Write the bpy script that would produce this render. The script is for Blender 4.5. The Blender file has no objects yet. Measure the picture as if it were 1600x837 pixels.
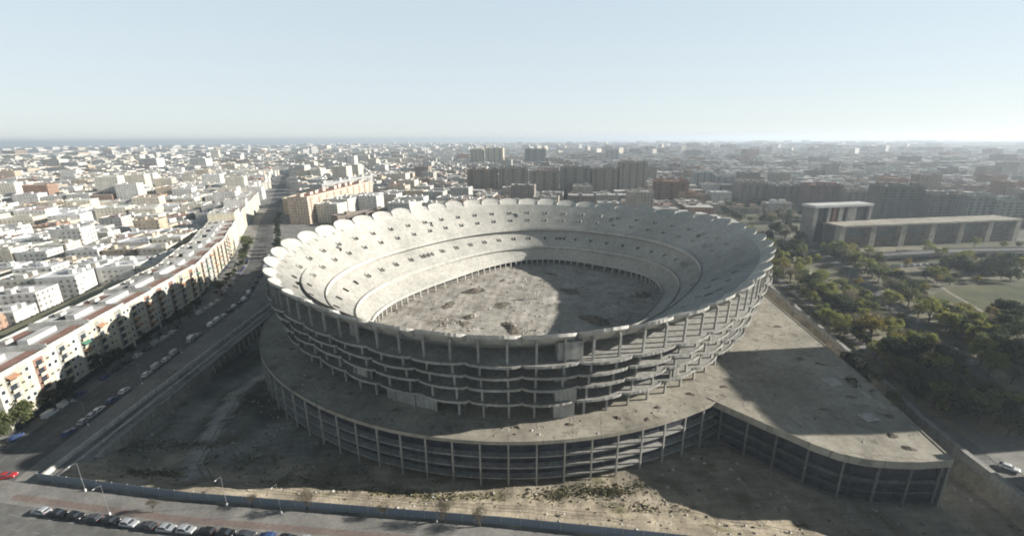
import bpy, bmesh, math, random
import numpy as np
from mathutils import Matrix, Vector
R = math.radians
SC = bpy.context.scene
COL = SC.collection

# ------------------------------------------------------------------ camera, world, sun, exposure
CAM_Z = 95.0
FPX = 692.34
PITCH = R(16.189)
ROLL = R(0.39)
cd = bpy.data.cameras.new('camera')
cd.sensor_width = 36.0
cd.lens = FPX / 1600.0 * 36.0
cd.clip_start = 1.0
cd.clip_end = 200000.0
cam = bpy.data.objects.new('camera', cd)
COL.objects.link(cam)
cam.matrix_world = (Matrix.Translation((0, 0, CAM_Z)) @ Matrix.Rotation(R(90) - PITCH, 4, 'X') @ Matrix.Rotation(-ROLL, 4, 'Z'))
SC.camera = cam

SUN_EL = R(20.8)
SUN_AZ = R(5.5)          # from +X towards +Y
world = bpy.data.worlds.new('World')
SC.world = world
world.use_nodes = True
nt = world.node_tree
for n in list(nt.nodes):
    nt.nodes.remove(n)
sky = nt.nodes.new('ShaderNodeTexSky')
sky.sky_type = 'NISHITA'
sky.sun_disc = False
sky.sun_elevation = SUN_EL
sky.sun_rotation = R(90) - SUN_AZ
sky.air_density = 1.0
sky.dust_density = 0.15
sky.ozone_density = 1.0
bg = nt.nodes.new('ShaderNodeBackground')
bg.inputs['Strength'].default_value = 0.077
wo = nt.nodes.new('ShaderNodeOutputWorld')
hs = nt.nodes.new('ShaderNodeHueSaturation')
hs.inputs['Saturation'].default_value = 0.72
nt.links.new(sky.outputs['Color'], hs.inputs['Color'])
tn = nt.nodes.new('ShaderNodeMix'); tn.data_type = 'RGBA'; tn.blend_type = 'MULTIPLY'; tn.inputs[0].default_value = 1.0
nt.links.new(hs.outputs['Color'], tn.inputs[6]); tn.inputs[7].default_value = (.93, .99, 1.06, 1)
# thin high haze: a pale veil over the sky that is bright low down and thins out towards the zenith
vl = nt.nodes.new('ShaderNodeMix'); vl.data_type = 'RGBA'; vl.inputs[0].default_value = .84
nt.links.new(tn.outputs[2], vl.inputs[6])
tc = nt.nodes.new('ShaderNodeTexCoord'); sx = nt.nodes.new('ShaderNodeSeparateXYZ'); nt.links.new(tc.outputs['Generated'], sx.inputs[0])
vr_ = nt.nodes.new('ShaderNodeValToRGB'); nt.links.new(sx.outputs[2], vr_.inputs['Fac'])
e = vr_.color_ramp.elements
e[0].position = 0.0; e[0].color = (5.6, 6.0, 6.05, 1)
e[1].position = 1.0; e[1].color = (.25, .42, .7, 1)
for p_, c_ in ((.10, (5.3, 5.95, 6.25)), (.30, (4.5, 5.4, 6.0)), (.42, (1.6, 2.4, 3.0))):
    q_ = e.new(p_); q_.color = (*c_, 1)
nt.links.new(vr_.outputs['Color'], vl.inputs[7])
dm = nt.nodes.new('ShaderNodeMapRange'); nt.links.new(sx.outputs[2], dm.inputs[0])
dm.inputs[1].default_value = .26; dm.inputs[2].default_value = .6; dm.inputs[3].default_value = 1.0; dm.inputs[4].default_value = .5
ds = nt.nodes.new('ShaderNodeMix'); ds.data_type = 'RGBA'; ds.blend_type = 'MULTIPLY'; ds.inputs[0].default_value = 1.0
nt.links.new(vl.outputs[2], ds.inputs[6]); nt.links.new(dm.outputs[0], ds.inputs[7])
nt.links.new(ds.outputs[2], bg.inputs['Color'])
nt.links.new(bg.outputs['Background'], wo.inputs['Surface'])

sl = bpy.data.lights.new('sun', 'SUN')
sl.energy = 5.0
sl.angle = R(0.5)
sl.color = (1.0, 0.955, 0.88)
sun = bpy.data.objects.new('sun', sl)
COL.objects.link(sun)
sd = Vector((math.cos(SUN_EL) * math.cos(SUN_AZ), math.cos(SUN_EL) * math.sin(SUN_AZ), math.sin(SUN_EL)))
sun.rotation_euler = sd.to_track_quat('Z', 'Y').to_euler()
sun.location = (300, 0, 300)

SC.view_settings.view_transform = 'Standard'
SC.view_settings.look = 'None'
SC.view_settings.exposure = 0.88
SC.view_settings.gamma = 1.0
SC.render.engine = 'CYCLES'
SC.cycles.max_bounces = 5
SC.cycles.diffuse_bounces = 3
SC.cycles.volume_bounces = 0
SC.cycles.transparent_max_bounces = 8
SC.cycles.filter_width = 1.9
HAZE = 1.75e-4

# ------------------------------------------------------------------ helpers
def G(px, py, z=5.0):
    """the place on the level z that the photograph shows at this pixel of 1600x837"""
    dx, dy = px - 800.0, py - 418.5
    c, s = math.cos(ROLL), math.sin(ROLL)
    u, w = c * dx - s * dy, s * dx + c * dy
    y = FPX * math.cos(PITCH) - w * math.sin(PITCH)
    zz = -(FPX * math.sin(PITCH) + w * math.cos(PITCH))
    k = (z - CAM_Z) / zz
    return (u * k, y * k)

def PX(x, y, z):
    z = z - CAM_Z
    zc = y * math.cos(PITCH) - z * math.sin(PITCH)
    yc = -(y * math.sin(PITCH) + z * math.cos(PITCH))
    if zc < 1:
        return (-9999, -9999, zc)
    u, v = FPX * x / zc, FPX * yc / zc
    c, s = math.cos(ROLL), math.sin(ROLL)
    return (800 + c * u + s * v, 418.5 - s * u + c * v, zc)

class MB:
    def __init__(self):
        self.v = []; self.f = []; self.m = []; self.c = []
    def add(self, verts, faces, m=0, c=(1, 1, 1)):
        o = len(self.v)
        self.v.extend([tuple(p) for p in verts])
        for f in faces:
            self.f.append(tuple(i + o for i in f)); self.m.append(m); self.c.append(c)
    def quad(self, a, b, c, d, m=0, col=(1, 1, 1)):
        self.add([a, b, c, d], [(0, 1, 2, 3)], m, col)
    def box(self, cx, cy, z0, sx, sy, h, rot=0.0, m=0, c=(1, 1, 1), mt=None, ct=None, bottom=True):
        ca, sa = math.cos(rot), math.sin(rot)
        P = []
        for dx, dy in ((-.5, -.5), (.5, -.5), (.5, .5), (-.5, .5)):
            x, y = dx * sx, dy * sy
            P.append((cx + ca * x - sa * y, cy + sa * x + ca * y))
        self.prism(P, z0, z0 + h, m, c, mt, ct, bottom)
    def prism(self, P, z0, z1, m=0, c=(1, 1, 1), mt=None, ct=None, bottom=True):
        n = len(P)
        V = [(x, y, z0) for x, y in P] + [(x, y, z1) for x, y in P]
        self.add(V, [(i, (i + 1) % n, n + (i + 1) % n, n + i) for i in range(n)], m, c)
        self.add([(x, y, z1) for x, y in P], [tuple(range(n))], m if mt is None else mt, c if ct is None else ct)
        if bottom:
            self.add([(x, y, z0) for x, y in P], [tuple(range(n - 1, -1, -1))], m, c)
    def bar(self, p, q, w, h=None, m=0, c=(1, 1, 1), up=(0, 0, 1)):
        """a square bar from p to q"""
        h = w if h is None else h
        p = Vector(p); q = Vector(q); d = (q - p).normalized()
        u = Vector(up)
        if abs(d.dot(u)) > .95:
            u = Vector((1, 0, 0))
        s = d.cross(u).normalized(); t = s.cross(d).normalized()
        V = []
        for e in (p, q):
            for a, b in ((-1, -1), (1, -1), (1, 1), (-1, 1)):
                V.append(e + s * a * w / 2 + t * b * h / 2)
        self.add(V, [(0, 1, 5, 4), (1, 2, 6, 5), (2, 3, 7, 6), (3, 0, 4, 7), (3, 2, 1, 0), (4, 5, 6, 7)], m, c)
    def tube(self, p, q, r, r2=None, n=7, m=0, c=(1, 1, 1)):
        r2 = r if r2 is None else r2
        p = Vector(p); q = Vector(q); d = (q - p).normalized()
        u = Vector((0, 0, 1)) if abs(d.z) < .9 else Vector((1, 0, 0))
        s = d.cross(u).normalized(); t = s.cross(d)
        V = []
        for e, rr in ((p, r), (q, r2)):
            for i in range(n):
                a = 2 * math.pi * i / n
                V.append(e + s * math.cos(a) * rr + t * math.sin(a) * rr)
        self.add(V, [(i, (i + 1) % n, n + (i + 1) % n, n + i) for i in range(n)] + [tuple(range(n - 1, -1, -1)), tuple(range(n, 2 * n))], m, c)
    def grid(self, A, closed=True, m=0, c=(1, 1, 1), skip=None, flip=False):
        """A: rows x N x 3 array; quads between neighbouring rows"""
        A = np.asarray(A); r, n, _ = A.shape
        o = len(self.v)
        self.v.extend(map(tuple, A.reshape(-1, 3).tolist()))
        for i in range(r - 1):
            for j in range(n if closed else n - 1):
                if skip is not None and skip(i, j):
                    continue
                k = (j + 1) % n
                q = (o + i * n + j, o + i * n + k, o + (i + 1) * n + k, o + (i + 1) * n + j)
                self.f.append(q[::-1] if flip else q); self.m.append(m); self.c.append(c)
    def build(self, name, mats, parent=None, color=False, smooth=False, loc=None):
        me = bpy.data.meshes.new(name)
        me.from_pydata(self.v, [], self.f)
        mats = mats if isinstance(mats, (list, tuple)) else [mats]
        for mm in mats:
            me.materials.append(mm)
        me.polygons.foreach_set('material_index', self.m)
        if smooth:
            me.polygons.foreach_set('use_smooth', [True] * len(self.f))
        if color:
            at = me.attributes.new('tint', 'FLOAT_COLOR', 'FACE')
            at.data.foreach_set('color', np.array([(*c, 1.0) for c in self.c], dtype=np.float32).ravel())
        me.update()
        o = bpy.data.objects.new(name, me)
        COL.objects.link(o)
        if parent is not None:
            o.parent = parent
        if loc is not None:
            o.location = loc
        return o

THINGS = []
def tag(o, label, cat, group=None, rank=None):
    o['label'] = label; o['category'] = cat
    if group:
        o['group'] = group
    THINGS.append(o)
    return o
def thing(name, label, cat, loc=(0, 0, 0), rz=0.0, group=None):
    o = bpy.data.objects.new(name, None)
    COL.objects.link(o)
    o.location = loc; o.rotation_euler = (0, 0, rz); o.empty_display_size = .5
    return tag(o, label, cat, group)
def struct(o, kind='structure'):
    o['kind'] = kind
    return o
def copy_tree(o, parent=None):
    c = o.copy(); COL.objects.link(c); c.parent = parent
    for ch in list(o.children):
        copy_tree(ch, c)
    return c
def place(o, loc, rz, label, scale=1.0):
    c = copy_tree(o)
    c.location = loc; c.rotation_euler = (0, 0, rz); c.scale = (scale,) * 3 if not isinstance(scale, tuple) else scale
    c['label'] = label
    THINGS.append(c)
    return c

# ------------------------------------------------------------------ materials
def newmat(name, rough=.85, spec=.3):
    m = bpy.data.materials.new(name)
    m.use_nodes = True
    b = m.node_tree.nodes['Principled BSDF']
    b.inputs['Roughness'].default_value = rough
    b.inputs['Specular IOR Level'].default_value = spec
    return m, m.node_tree, b
def nz(t, scale, detail=5, rough=.6, vec=None, stretch=None):
    n = t.nodes.new('ShaderNodeTexNoise')
    n.inputs['Scale'].default_value = scale
    n.inputs['Detail'].default_value = detail
    n.inputs['Roughness'].default_value = rough
    if vec is None:
        g = t.nodes.new('ShaderNodeNewGeometry'); vec = g.outputs['Position']
    if stretch:
        mp = t.nodes.new('ShaderNodeMapping'); mp.inputs['Scale'].default_value = stretch
        t.links.new(vec, mp.inputs['Vector']); vec = mp.outputs['Vector']
    t.links.new(vec, n.inputs['Vector'])
    return n.outputs['Fac']
def ramp(t, fac, stops):
    r = t.nodes.new('ShaderNodeValToRGB')
    e = r.color_ramp.elements
    while len(e) < len(stops):
        e.new(.5)
    for i, (p, c) in enumerate(stops):
        e[i].position = p
        e[i].color = (*c, 1) if len(c) == 3 else c
    t.links.new(fac, r.inputs['Fac'])
    return r.outputs['Color']
def mix(t, fac, a, b, mode='MIX'):
    n = t.nodes.new('ShaderNodeMix'); n.data_type = 'RGBA'; n.blend_type = mode
    for key, val in ((0, fac), (6, a), (7, b)):
        if hasattr(val, 'is_linked'):
            t.links.new(val, n.inputs[key])
        else:
            n.inputs[key].default_value = val if key == 0 else (*val, 1)
    return n.outputs[2]
def mth(t, op, a, b=None, c=None):
    n = t.nodes.new('ShaderNodeMath'); n.operation = op
    for i, val in enumerate((a, b, c)):
        if val is None:
            continue
        if hasattr(val, 'is_linked'):
            t.links.new(val, n.inputs[i])
        else:
            n.inputs[i].default_value = val
    return n.outputs[0]
def bump(t, b, h, strength=.4, dist=.2):
    n = t.nodes.new('ShaderNodeBump')
    n.inputs['Strength'].default_value = strength; n.inputs['Distance'].default_value = dist
    t.links.new(h, n.inputs['Height']); t.links.new(n.outputs['Normal'], b.inputs['Normal'])
def mottled(name, c1, c2, c3, s1=.08, s2=.9, rough=.9, streak=False, bmp=.3, spec=.2):
    """weathered surface: broad patches, fine grain and, where asked, rain streaks"""
    m, t, b = newmat(name, rough, spec)
    a = ramp(t, nz(t, s1, 7, .65), [(.34, c1), (.5, c2), (.66, c3)])
    g = ramp(t, nz(t, s2, 6, .7), [(.3, (.72, .72, .72)), (.7, (1.12, 1.12, 1.12))])
    col = mix(t, 1.0, a, g, 'MULTIPLY')
    if streak:
        st = ramp(t, nz(t, .8, 5, .7, stretch=(1, 1, .07)), [(.36, (.66, .65, .62)), (.56, (1, 1, 1))])
        col = mix(t, .8, col, st, 'MULTIPLY')
    t.links.new(col, b.inputs['Base Color'])
    if bmp:
        bump(t, b, nz(t, s2 * 2, 5), bmp, .1)
    return m
def plain(name, c, rough=.6, spec=.4, metal=0, var=.15):
    m, t, b = newmat(name, rough, spec)
    b.inputs['Metallic'].default_value = metal
    k = ramp(t, nz(t, 1.7, 4), [(.3, tuple(x * (1 - var) for x in c)), (.7, tuple(min(1, x * (1 + var)) for x in c))])
    t.links.new(k, b.inputs['Base Color'])
    return m

M = {}
M['seat'] = mottled('seating concrete', (.44, .43, .39), (.515, .50, .455), (.58, .565, .51), .035, .5, .9, False, .15)
_t = M['seat'].node_tree; _b = _t.nodes['Principled BSDF']; _src = _b.inputs['Base Color'].links[0].from_socket
_s1 = ramp(_t, nz(_t, .11, 8, .75), [(.5, (1, 1, 1)), (.66, (.70, .69, .67))])
_s2 = ramp(_t, nz(_t, .9, 5, .7, stretch=(1, 1, .1)), [(.36, (.80, .79, .77)), (.52, (1.03, 1.03, 1.03))])
_t.links.new(mix(_t, .5, mix(_t, .45, _src, _s1, 'MULTIPLY'), _s2, 'MULTIPLY'), _b.inputs['Base Color'])
M['conc'] = mottled('weathered concrete', (.29, .285, .26), (.37, .36, .33), (.44, .43, .395), .07, .6, .9, True)
M['conc_dark'] = mottled('concrete with inside shade', (.07, .071, .071), (.10, .10, .10), (.14, .14, .135), .1, .8, .95, True)  # concrete darkened: shade inside the bays is put into the colour
M['deck'] = mottled('dusty concrete deck', (.24, .22, .185), (.33, .305, .255), (.42, .39, .33), .05, .35, .95)
def deck_mat():
    m, t, b = newmat('dusty concrete deck', .95, .15)
    a = ramp(t, nz(t, .05, 7, .7), [(.34, (.25, .23, .19)), (.5, (.36, .33, .27)), (.66, (.45, .42, .35))])
    g = ramp(t, nz(t, .45, 6, .75), [(.3, (.7, .7, .7)), (.7, (1.13, 1.12, 1.1))])
    col = mix(t, 1.0, a, g, 'MULTIPLY')
    st = ramp(t, nz(t, .16, 8, .75), [(.56, (1, 1, 1)), (.63, (.52, .51, .50))])
    col = mix(t, .8, col, st, 'MULTIPLY')
    g0 = t.nodes.new('ShaderNodeNewGeometry'); mp = t.nodes.new('ShaderNodeMapping'); mp.inputs['Rotation'].default_value = (0, 0, R(9))
    t.links.new(g0.outputs['Position'], mp.inputs['Vector'])
    sp = t.nodes.new('ShaderNodeSeparateXYZ'); t.links.new(mp.outputs['Vector'], sp.inputs[0])
    wob = mth(t, 'MULTIPLY', nz(t, .3, 3), .05)
    jx = mth(t, 'LESS_THAN', mth(t, 'FRACT', mth(t, 'ADD', mth(t, 'DIVIDE', sp.outputs[0], 8.0), wob)), .022)
    jy = mth(t, 'LESS_THAN', mth(t, 'FRACT', mth(t, 'ADD', mth(t, 'DIVIDE', sp.outputs[1], 16.0), wob)), .014)
    jj = mth(t, 'MULTIPLY', mth(t, 'MAXIMUM', jx, jy), mth(t, 'GREATER_THAN', nz(t, .07, 3), .47))
    col = mix(t, mth(t, 'MULTIPLY', jj, .55), col, (.10, .09, .08))
    t.links.new(col, b.inputs['Base Color'])
    bump(t, b, nz(t, 1.2, 5), .3, .1)
    return m
M['deck'] = deck_mat()
M['conc_mid'] = mottled('concrete with annex shade', (.13, .13, .125), (.17, .17, .163), (.215, .212, .20), .08, .7, .92, True)  # darker copy of the weathered concrete, shade on the annex put into its colour
M['podwall'] = mottled('dark block wall', (.035, .038, .048), (.055, .058, .07), (.085, .087, .095), .12, .7, .95, True)  # wall colour carries the shade behind the podium and wing columns
M['white_wall'] = mottled('white rendered wall', (.48, .47, .43), (.58, .57, .53), (.66, .65, .60), .2, 1.1, .8, True)
M['asphalt'] = mottled('asphalt', (.10, .10, .097), (.14, .138, .133), (.18, .177, .168), .05, .5, .9)
M['old_asphalt'] = mottled('worn asphalt', (.12, .12, .11), (.16, .157, .145), (.21, .205, .19), .05, .4, .9)
M['pave'] = mottled('pavement slabs', (.20, .19, .175), (.25, .24, .22), (.31, .295, .27), .12, 1.2, .9)
M['redpave'] = mottled('red cycle paving', (.19, .155, .14), (.23, .18, .16), (.26, .215, .19), .12, 1.2, .9)
M['paint'] = mottled('road paint', (.24, .24, .23), (.32, .32, .31), (.40, .40, .39), .3, 2., .8)
M['fence'] = plain('blue grey sheet metal', (.17, .20, .235), .5, .4, 0, .12)
M['metal'] = plain('galvanised metal', (.42, .43, .43), .45, .5, .6)
M['white'] = plain('white paint', (.72, .72, .70), .6, .3)
M['rubber'] = plain('tyre rubber', (.02, .02, .02), .8, .2)
M['glass'] = plain('dark window glass', (.035, .045, .055), .12, .6, 0, .05)
M['dark'] = plain('dark recess', (.03, .03, .032), .9, .1)
M['bark'] = mottled('bark', (.06, .05, .04), (.09, .075, .06), (.13, .11, .09), .6, 4, .95)
M['terra'] = mottled('terracotta roof', (.23, .13, .10), (.29, .17, .13), (.34, .22, .175), .2, 1.4, .9)
M['roof_pale'] = mottled('pale roof membrane', (.44, .43, .41), (.54, .53, .51), (.62, .61, .59), .12, .9, .85)
M['roof_grey'] = mottled('grey gravel roof', (.28, .275, .26), (.36, .355, .34), (.44, .43, .42), .12, .9, .9)
M['olive'] = mottled('faded olive sheet roof', (.30, .27, .16), (.36, .33, .20), (.42, .38, .25), .06, .5, .8)
M['cream'] = mottled('cream render', (.56, .52, .42), (.64, .60, .49), (.70, .66, .56), .08, .8, .85, True, .1)
M['cream2'] = mottled('pale yellow render', (.58, .52, .38), (.66, .60, .45), (.70, .65, .52), .08, .8, .85, True, .1)
M['awn'] = plain('orange awning cloth', (.36, .20, .12), .8, .2)
M['green'] = plain('green awning cloth', (.08, .20, .14), .8, .2)
M['rubble'] = mottled('rubble and soil', (.10, .085, .065), (.17, .145, .11), (.27, .24, .20), .5, 2.2, .95, False, .8)
M['pale'] = mottled('pale broken concrete', (.42, .40, .36), (.52, .50, .45), (.6, .58, .53), .4, 2, .9)
M['redlamp'] = plain('red lamp lens', (.35, .02, .02), .3, .5)
M['rut'] = mottled('packed earth rut', (.20, .175, .135), (.25, .22, .17), (.31, .275, .22), .3, 2, .95)
M['weed'] = mottled('dry weeds', (.13, .13, .06), (.20, .185, .095), (.29, .25, .15), .3, 2, .95, False, 0)

def city_mat():
    """walls tinted per building, storeys of windows set by height; roofs keep their tint"""
    m, t, b = newmat('city facades and roofs', .85, .25)
    at = t.nodes.new('ShaderNodeAttribute'); at.attribute_name = 'tint'
    g = t.nodes.new('ShaderNodeNewGeometry')
    sn = t.nodes.new('ShaderNodeSeparateXYZ'); t.links.new(g.outputs['True Normal'], sn.inputs[0])
    sp = t.nodes.new('ShaderNodeSeparateXYZ'); t.links.new(g.outputs['Position'], sp.inputs[0])
    wall = mth(t, 'LESS_THAN', mth(t, 'ABSOLUTE', sn.outputs[2]), .5)
    along = mth(t, 'SUBTRACT', mth(t, 'MULTIPLY', sp.outputs[0], sn.outputs[1]), mth(t, 'MULTIPLY', sp.outputs[1], sn.outputs[0]))
    fz = mth(t, 'FRACT', mth(t, 'DIVIDE', mth(t, 'SUBTRACT', sp.outputs[2], 5.0), 3.1))
    fx = mth(t, 'FRACT', mth(t, 'DIVIDE', along, 3.4))
    wz = mth(t, 'MULTIPLY', mth(t, 'GREATER_THAN', fz, .3), mth(t, 'LESS_THAN', fz, .76))
    wx = mth(t, 'MULTIPLY', mth(t, 'GREATER_THAN', fx, .26), mth(t, 'LESS_THAN', fx, .68))
    w = mth(t, 'MULTIPLY', mth(t, 'MULTIPLY', wz, wx), wall)
    # bays without openings: broken up by a coarse noise
    w = mth(t, 'MULTIPLY', w, mth(t, 'GREATER_THAN', nz(t, .09, 2), .44))
    gr = ramp(t, nz(t, .35, 6, .7), [(.3, (.74, .74, .74)), (.7, (1.12, 1.11, 1.09))])
    base = mix(t, 1.0, at.outputs['Color'], gr, 'MULTIPLY')
    st = ramp(t, nz(t, .5, 4, .7, stretch=(1, 1, .08)), [(.36, (.8, .79, .77)), (.56, (1, 1, 1))])
    base = mix(t, wall, base, mix(t, 1.0, base, st, 'MULTIPLY'))
    col = mix(t, mth(t, 'MULTIPLY', w, .7), base, (.05, .055, .06))
    t.links.new(col, b.inputs['Base Color'])
    return m
M['city'] = city_mat()

def tint_mat(name, rough=.9, n1=.25, n2=2.0, lo=.68, hi=1.22, spec=.2):
    m, t, b = newmat(name, rough, spec)
    at = t.nodes.new('ShaderNodeAttribute'); at.attribute_name = 'tint'
    g1 = ramp(t, nz(t, n1, 7, .7), [(.3, (lo,) * 3), (.7, (hi,) * 3)])
    g2 = ramp(t, nz(t, n2, 4, .6), [(.3, (.85,) * 3), (.7, (1.1,) * 3)])
    t.links.new(mix(t, 1.0, mix(t, 1.0, at.outputs['Color'], g1, 'MULTIPLY'), g2, 'MULTIPLY'), b.inputs['Base Color'])
    return m
M['tint'] = tint_mat('tinted surface')

def leaf_mat(name, c1, c2, c3):
    m, t, b = newmat(name, .7, .2)
    oi = t.nodes.new('ShaderNodeObjectInfo')
    k = ramp(t, nz(t, .55, 4, .6), [(.32, c1), (.5, c2), (.68, c3)])
    v = ramp(t, oi.outputs['Random'], [(0, (.75, .8, .75)), (1, (1.2, 1.12, 1.05))])
    cc = mix(t, 1.0, k, v, 'MULTIPLY')
    t.links.new(cc, b.inputs['Base Color'])
    tr = t.nodes.new('ShaderNodeBsdfTranslucent'); t.links.new(cc, tr.inputs['Color'])
    mx = t.nodes.new('ShaderNodeMixShader'); mx.inputs[0].default_value = .48
    out = t.nodes['Material Output']
    t.links.new(b.outputs[0], mx.inputs[1]); t.links.new(tr.outputs[0], mx.inputs[2]); t.links.new(mx.outputs[0], out.inputs['Surface'])
    return m
M['leaf_yellow'] = leaf_mat('yellowing leaves', (.15, .175, .05), (.225, .245, .07), (.31, .31, .095))
M['leaf_dark'] = leaf_mat('dark evergreen leaves', (.025, .038, .02), (.042, .06, .03), (.07, .09, .042))
M['leaf_olive'] = leaf_mat('olive green leaves', (.08, .105, .045), (.12, .145, .06), (.175, .195, .085))
M['twig'] = leaf_mat('bare twigs', (.12, .105, .08), (.17, .15, .115), (.23, .2, .16))
M['leaf_orange'] = leaf_mat('golden leaves', (.13, .11, .025), (.21, .175, .04), (.28, .23, .055))

# ------------------------------------------------------------------ stadium curves (fitted to the photograph; metres)
ROT = R(53.59); CX, CY = 9.89, 234.87
def curve(t, a, b, n, ox=0., oy=0.):
    X = a * np.sign(np.cos(t)) * np.abs(np.cos(t)) ** (2 / n)
    Y = b * np.sign(np.sin(t)) * np.abs(np.sin(t)) ** (2 / n)
    c, s = math.cos(ROT), math.sin(ROT)
    return np.stack([CX + ox + c * X - s * Y, CY + oy + s * X + c * Y], -1)
RIM = (128.25, 112.51, 2.33, 2.13, 2.65)
LIP1 = (103.6, 84.7, 2.35, -1.4, -.2)
LIP2 = (91.7, 72.0, 2.57, .2, -2.0)
INN = (85.6, 61.8, 3.0, .4, .6)
DECK = (130.4, 121.15, 2.09, -2.31, -1.82)
def arc_t(spec, n, t0):
    """n parameters equally spaced by length, the first at t0"""
    tt = t0 + np.linspace(0, 2 * np.pi, 20001)
    P = curve(tt, *spec)
    L = np.concatenate([[0], np.cumsum(np.linalg.norm(np.diff(P, axis=0), axis=1))])
    return np.interp(np.arange(n) / n * L[-1], L, tt)
def normals(P):
    d = np.roll(P, -1, 0) - np.roll(P, 1, 0)
    nrm = np.stack([d[:, 1], -d[:, 0]], -1)
    return nrm / np.linalg.norm(nrm, axis=1, keepdims=True)
NS = 24; NSC = 48; N = NS * NSC
T = arc_t(RIM, N, R(-145.8))
PH = (np.arange(N) % NS) / NS                   # 0 at a cusp of the scalloped rim
RIMP = curve(T, *RIM); RIMN = normals(RIMP)
RIMZ = 45.6 + .56 * np.cos(T) + 1.48 * np.sin(T) - 1.28 * np.cos(2 * T)
LIP1P = curve(T, *LIP1); LIP2P = curve(T, *LIP2); INNP = curve(T, *INN)
ND = 800
TD = arc_t(DECK, ND, R(0))
_k = np.argmin([abs(PX(*p, 14.7)[0] - 792) + (1000 if p[1] > 200 else 0) for p in curve(TD, *DECK)])
TD = arc_t(DECK, ND, TD[_k])
DECKP = curve(TD, *DECK); DECKN = normals(DECKP)
Z_DECK = 14.7; Z_FIELD = 4.2; Z_ST = 5.0
def xyz(P, z):
    z = np.broadcast_to(z, (len(P),))
    return np.concatenate([P, np.asarray(z, float)[:, None]], 1)
def inside(P, x, y):
    n = len(P); c = False; j = n - 1
    for i in range(n):
        if (P[i][1] > y) != (P[j][1] > y) and x < (P[j][0] - P[i][0]) * (y - P[i][1]) / (P[j][1] - P[i][1]) + P[i][0]:
            c = not c
        j = i
    return c
def dist_seg(x, y, a, b):
    ax, ay = a; bx, by = b
    dx, dy = bx - ax, by - ay
    t = max(0, min(1, ((x - ax) * dx + (y - ay) * dy) / (dx * dx + dy * dy)))
    return math.hypot(x - ax - t * dx, y - ay - t * dy)
def dist_line(x, y, pts):
    return min(dist_seg(x, y, pts[i], pts[i + 1]) for i in range(len(pts) - 1))
def sstep(a, b, x):
    t = np.clip((x - a) / (b - a), 0, 1); return t * t * (3 - 2 * t)

# ------------------------------------------------------------------ layout lines
WALL_L = [(-131.6, 102.0), (-138.0, 236.0), (-152.0, 330.0), (-175, 400)]
FENCE = [(-131.6, 102.0), (-84.0, 94.7), (-.4, 86.0), (29.5, 82.1), (128.0, 69.0)]
WALL_R = [(128.0, 69.0), (131.2, 107.0), (133.6, 125.0), (138.6, 143.0), (147.2, 187.0), (159.7, 259.0), (175, 345)]
SITE = WALL_L + [(60, 410), (175, 345)] + WALL_R[::-1][1:] + FENCE[::-1][1:-1]
FACADE = [(-158.5, 112), (-168, 160), (-184, 245), (-215, 325), (-252, 400), (-297, 494), (-366, 650), (-500, 938), (-640, 1240), (-900, 1800)]
AVENUE = [(-140, 60), (-147, 110), (-152.5, 160), (-163, 245), (-192, 325), (-229, 400), (-277, 494), (-346, 650), (-480, 938), (-620, 1240), (-880, 1800)]
PARKROAD = [(158, 70), (176, 140), (190, 172), (222, 262), (262, 372), (330, 470)]

# ------------------------------------------------------------------ ground: one sheet out to the horizon
def zone_tint(x, y, h):
    return None
xs = np.concatenate([[-60000, -30000, -15000, -8000, -4000, -2000, -1000, -600, -400, -300, -230], np.arange(-180, 200, 2.0), [210, 230, 260, 300, 400, 600, 1000, 2000, 4000, 8000, 15000, 30000, 60000]])
ys = np.concatenate([[-3000, -1000, -300, -100, 0, 30, 50], np.arange(60, 400, 2.0), [410, 430, 470, 550, 700, 1000, 1500, 2500, 4500, 8000, 15000, 30000, 60000]])
rng = np.random.default_rng(5)
XX, YY = np.meshgrid(xs, ys)
H = np.full(XX.shape, Z_ST)
INS = np.zeros(XX.shape, bool)
sub = (XX > -182) & (XX < 182) & (YY > 60) & (YY < 412)
def vnoise(x, y):
    return (np.sin(x * .31 + 1.3 * np.sin(y * .17)) * np.cos(y * .27 + 1.1 * np.sin(x * .13)) + .5 * np.sin(x * .83 + y * .55) * np.cos(y * .71 - x * .4))
for i, j in zip(*np.nonzero(sub)):
    x, y = XX[i, j], YY[i, j]
    if not inside(SITE, x, y):
        continue
    INS[i, j] = True
    df = dist_line(x, y, FENCE); dl = dist_line(x, y, WALL_L); dr = dist_line(x, y, WALL_R)
    h = 5.0 * (1 - float(sstep(1.0, 15.0, df)))
    dc = math.hypot(x + 131.6, y - 102)
    h = max(h, 5.0 * (1 - float(sstep(8.0, 26.0, dc + .9 * vnoise(x, y)))) * (1 if y < 122 else 0))
    if dl < 7.5 and y >= 111:
        h = max(h, 4.6)
    if dr < 1.5:
        h = max(h, 4.0)
    amp = .35 * float(sstep(1.5, 7, min(df, dl + (0 if y < 110 else 0))))
    H[i, j] = h + amp * vnoise(x, y)
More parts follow.
